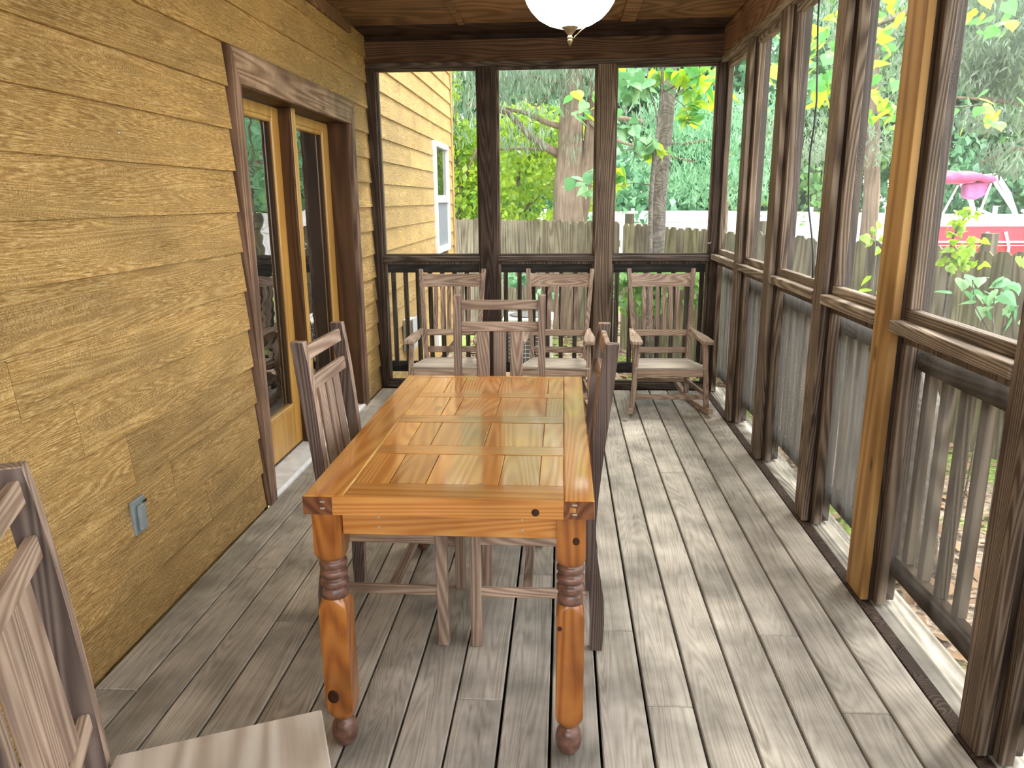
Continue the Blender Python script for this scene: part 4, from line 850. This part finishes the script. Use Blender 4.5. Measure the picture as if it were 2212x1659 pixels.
# sunlit broad leaves outside the right screens
def sunny(name, px, Y, label, spots, limbs, size):
    p = at(px, 560, Y); base = (p.x, Y, GZ); t = tree(name, base, [([base]+limbs[0][0], *limbs[0][1:])]+limbs[1:], label, None, 'barkd', 7); leaves(t, base, spots, size)
Q = lambda x, y, Y=7.0: at(x, y, Y)
sunny('redbud_tree', 1830, 7.4, 'sunlit redbud with yellow-green leaves outside the right screens', [(Q(1775, 90), .16, .14, 34, 'leaf_big'), (Q(1775, 190), .10, .07, 14, 'leaf_big'), (Q(1880, 120), .12, .12, 20, 'leaf_big'), (Q(1935, 30), .2, .07, 20, 'leaf_big'), (Q(1880, 190), .12, .07, 18, 'leaf_big'), (Q(1900, 240), .2, .06, 16, 'leaf_big'), (Q(2100, 30), .25, .10, 22, 'leaf_big'), (Q(2130, 230), .2, .10, 18, 'leaf_big'), (Q(1690, 150), .2, .25, 16, 'leaf_big'), (Q(1600, 90), .15, .3, 14, 'leaf_big')],
      [([at(1830, 400, 7.4), at(1826, 200, 7.4), at(1822, 40, 7.4), at(1830, -80, 7.4)], .05, .02), ([at(1826, 120, 7.4), at(1880, 60, 7.2), at(1990, 20, 7.0), at(2100, 30, 7.0)], .02, .006), ([at(1826, 230, 7.4), at(1900, 250, 7.1), at(2010, 235, 7.0), at(2140, 225, 7.0)], .015, .005), ([at(1824, 150, 7.4), at(1780, 120, 7.2), at(1690, 140, 7.1)], .012, .004)], .12)
Q4 = lambda x, y, Y=4.6: at(x, y, Y)
sunny('yellow_green_shrub', 2050, 4.6, 'bright yellow-green shrub growing between the fence and the boat view', [(Q4(2085, 462), .035, .02, 14, 'leaf_y'), (Q4(2065, 490), .03, .03, 12, 'leaf_y'), (Q4(2070, 530), .05, .035, 26, 'leaf_y'), (Q4(2085, 570), .05, .012, 22, 'leaf_y'), (Q4(2050, 560), .04, .03, 12, 'leaf_y'), (Q4(2100, 520), .02, .015, 4, 'leaf_y')],
      [([at(2045, 640, 4.6), at(2056, 520, 4.6), at(2075, 480, 4.6), at(2095, 460, 4.6)], .010, .003), ([at(2052, 560, 4.6), at(2075, 545, 4.6), at(2100, 525, 4.6)], .004, .002)], .055)
Q5 = lambda x, y, Y=6.4: at(x, y, Y)
sunny('yellow_green_shrub', 1890, 6.4, 'small yellow-green sprig beside the orange post', [(Q5(1888, 505), .05, .05, 9, 'leaf_y'), (Q5(1892, 615), .05, .04, 6, 'leaf_y')], [([at(1892, 560, 6.4), at(1890, 500, 6.4)], .008, .003)], .09)
Q6 = lambda x, y, Y=4.35: at(x, y, Y)
sunny('teal_leafed_plant', 2150, 4.35, 'blue-green broad-leaved weeds growing against the right fence', [(Q6(2100, 600), .05, .006, 6, 'leaf_bigt'), (Q6(2150, 635), .08, .02, 10, 'leaf_bigt'), (Q6(2190, 610), .05, .02, 6, 'leaf_bigt'), (Q6(2095, 635), .05, .012, 5, 'leaf_bigt'), (Q6(2140, 672), .03, .02, 3, 'leaf_bigt'), (Q6(2195, 670), .04, .03, 6, 'leaf_bigt'), (Q6(2210, 560), .03, .01, 2, 'leaf_y')],
      [([at(2150, 760, 4.35), at(2145, 680, 4.35), at(2150, 610, 4.35)], .006, .003), ([at(2150, 740, 4.35), at(2200, 660, 4.35)], .004, .002), ([at(2150, 740, 4.35), at(2105, 660, 4.35), at(2100, 600, 4.35)], .004, .002)], .075)
# leafy weeds behind the right-hand rocking chair, stump by the right bay
wd = empty('leafy_weeds', (1.0, 8.3, GZ), label='leafy green weeds at the fence foot behind the right rocking chair', cat='plant')
foliage('foliage', wd, [blob(1350, 640, 8.3, .12, .25), blob(1400, 640, 8.2, .2, .25), blob(1380, 600, 8.3, .3, .08), blob(1470, 600, 8.3, .25, .10), blob(1500, 640, 8.3, .10, .15)], 420, .10, 'leaf_g', aspect=1.3, origin=(1.0, 8.3, GZ))
link('stem', tube_me([(0, 0, 0), (.03, 0, .5), (0, 0, 1.1)], .012, 'barkd', 6), wd)
wd = empty('leafy_weeds', (.0, 9.9, GZ), label='small leafy weeds at the fence behind the middle rocking chair', cat='plant')
foliage('foliage', wd, [blob(1110, 600, 9.9, .2, .10), blob(1180, 640, 9.9, .15, .10)], 60, .13, 'leaf_t', aspect=1.3, origin=(0, 9.9, GZ))
link('stem', tube_me([(-.6, 0, 0), (-.62, 0, .5), (-.6, 0, .9)], .010, 'barkd', 6), wd)
p = at(2052, 690, 3.9); st = link('tree_trunk', tube_me([(0, 0, 0), (-.02, 0, .9), (-.10, .05, 1.35)], [.14, .10, .02], 'barkd', 12), None, (p.x-.05, 3.9, GZ)); tag(st, 'dark short tree trunk outside the right screen', 'tree')
# ground litter: thousands of fallen leaves
n = 5000
P_ = np.stack([rng.uniform(-1.3, 4.2, n), rng.uniform(1.0, 12.5, n), np.full(n, GZ+.02)+rng.random(n)*.02], 1)
keep = ((P_[:, 1] > 6.25) | (P_[:, 0] > 1.45)) & ~((abs(P_[:, 0]+.42) < .4) & (abs(P_[:, 1]-9.3) < .4)); P_ = P_[keep]; n = len(P_)
u = rng.normal(size=(n, 3)); u[:, 2] *= .25; u /= np.linalg.norm(u, axis=1)[:, None]; v = np.cross(u, np.array([0, 0, 1.])+rng.normal(size=(n, 3))*.25); v /= np.linalg.norm(v, axis=1)[:, None]
s = (.03+.05*rng.random(n))[:, None]
Vv = np.stack([P_-u*s, P_+v*s*.6, P_+u*s, P_-v*s*.6], 1).reshape(-1, 3)
lt = link('leaf_litter', mesh_np('leaf_litter', Vv, np.arange(4*n).reshape(-1, 4), 'litter')); tag(lt, 'brown fallen leaves strewn over the ground outside', 'leaf litter', kind='stuff')
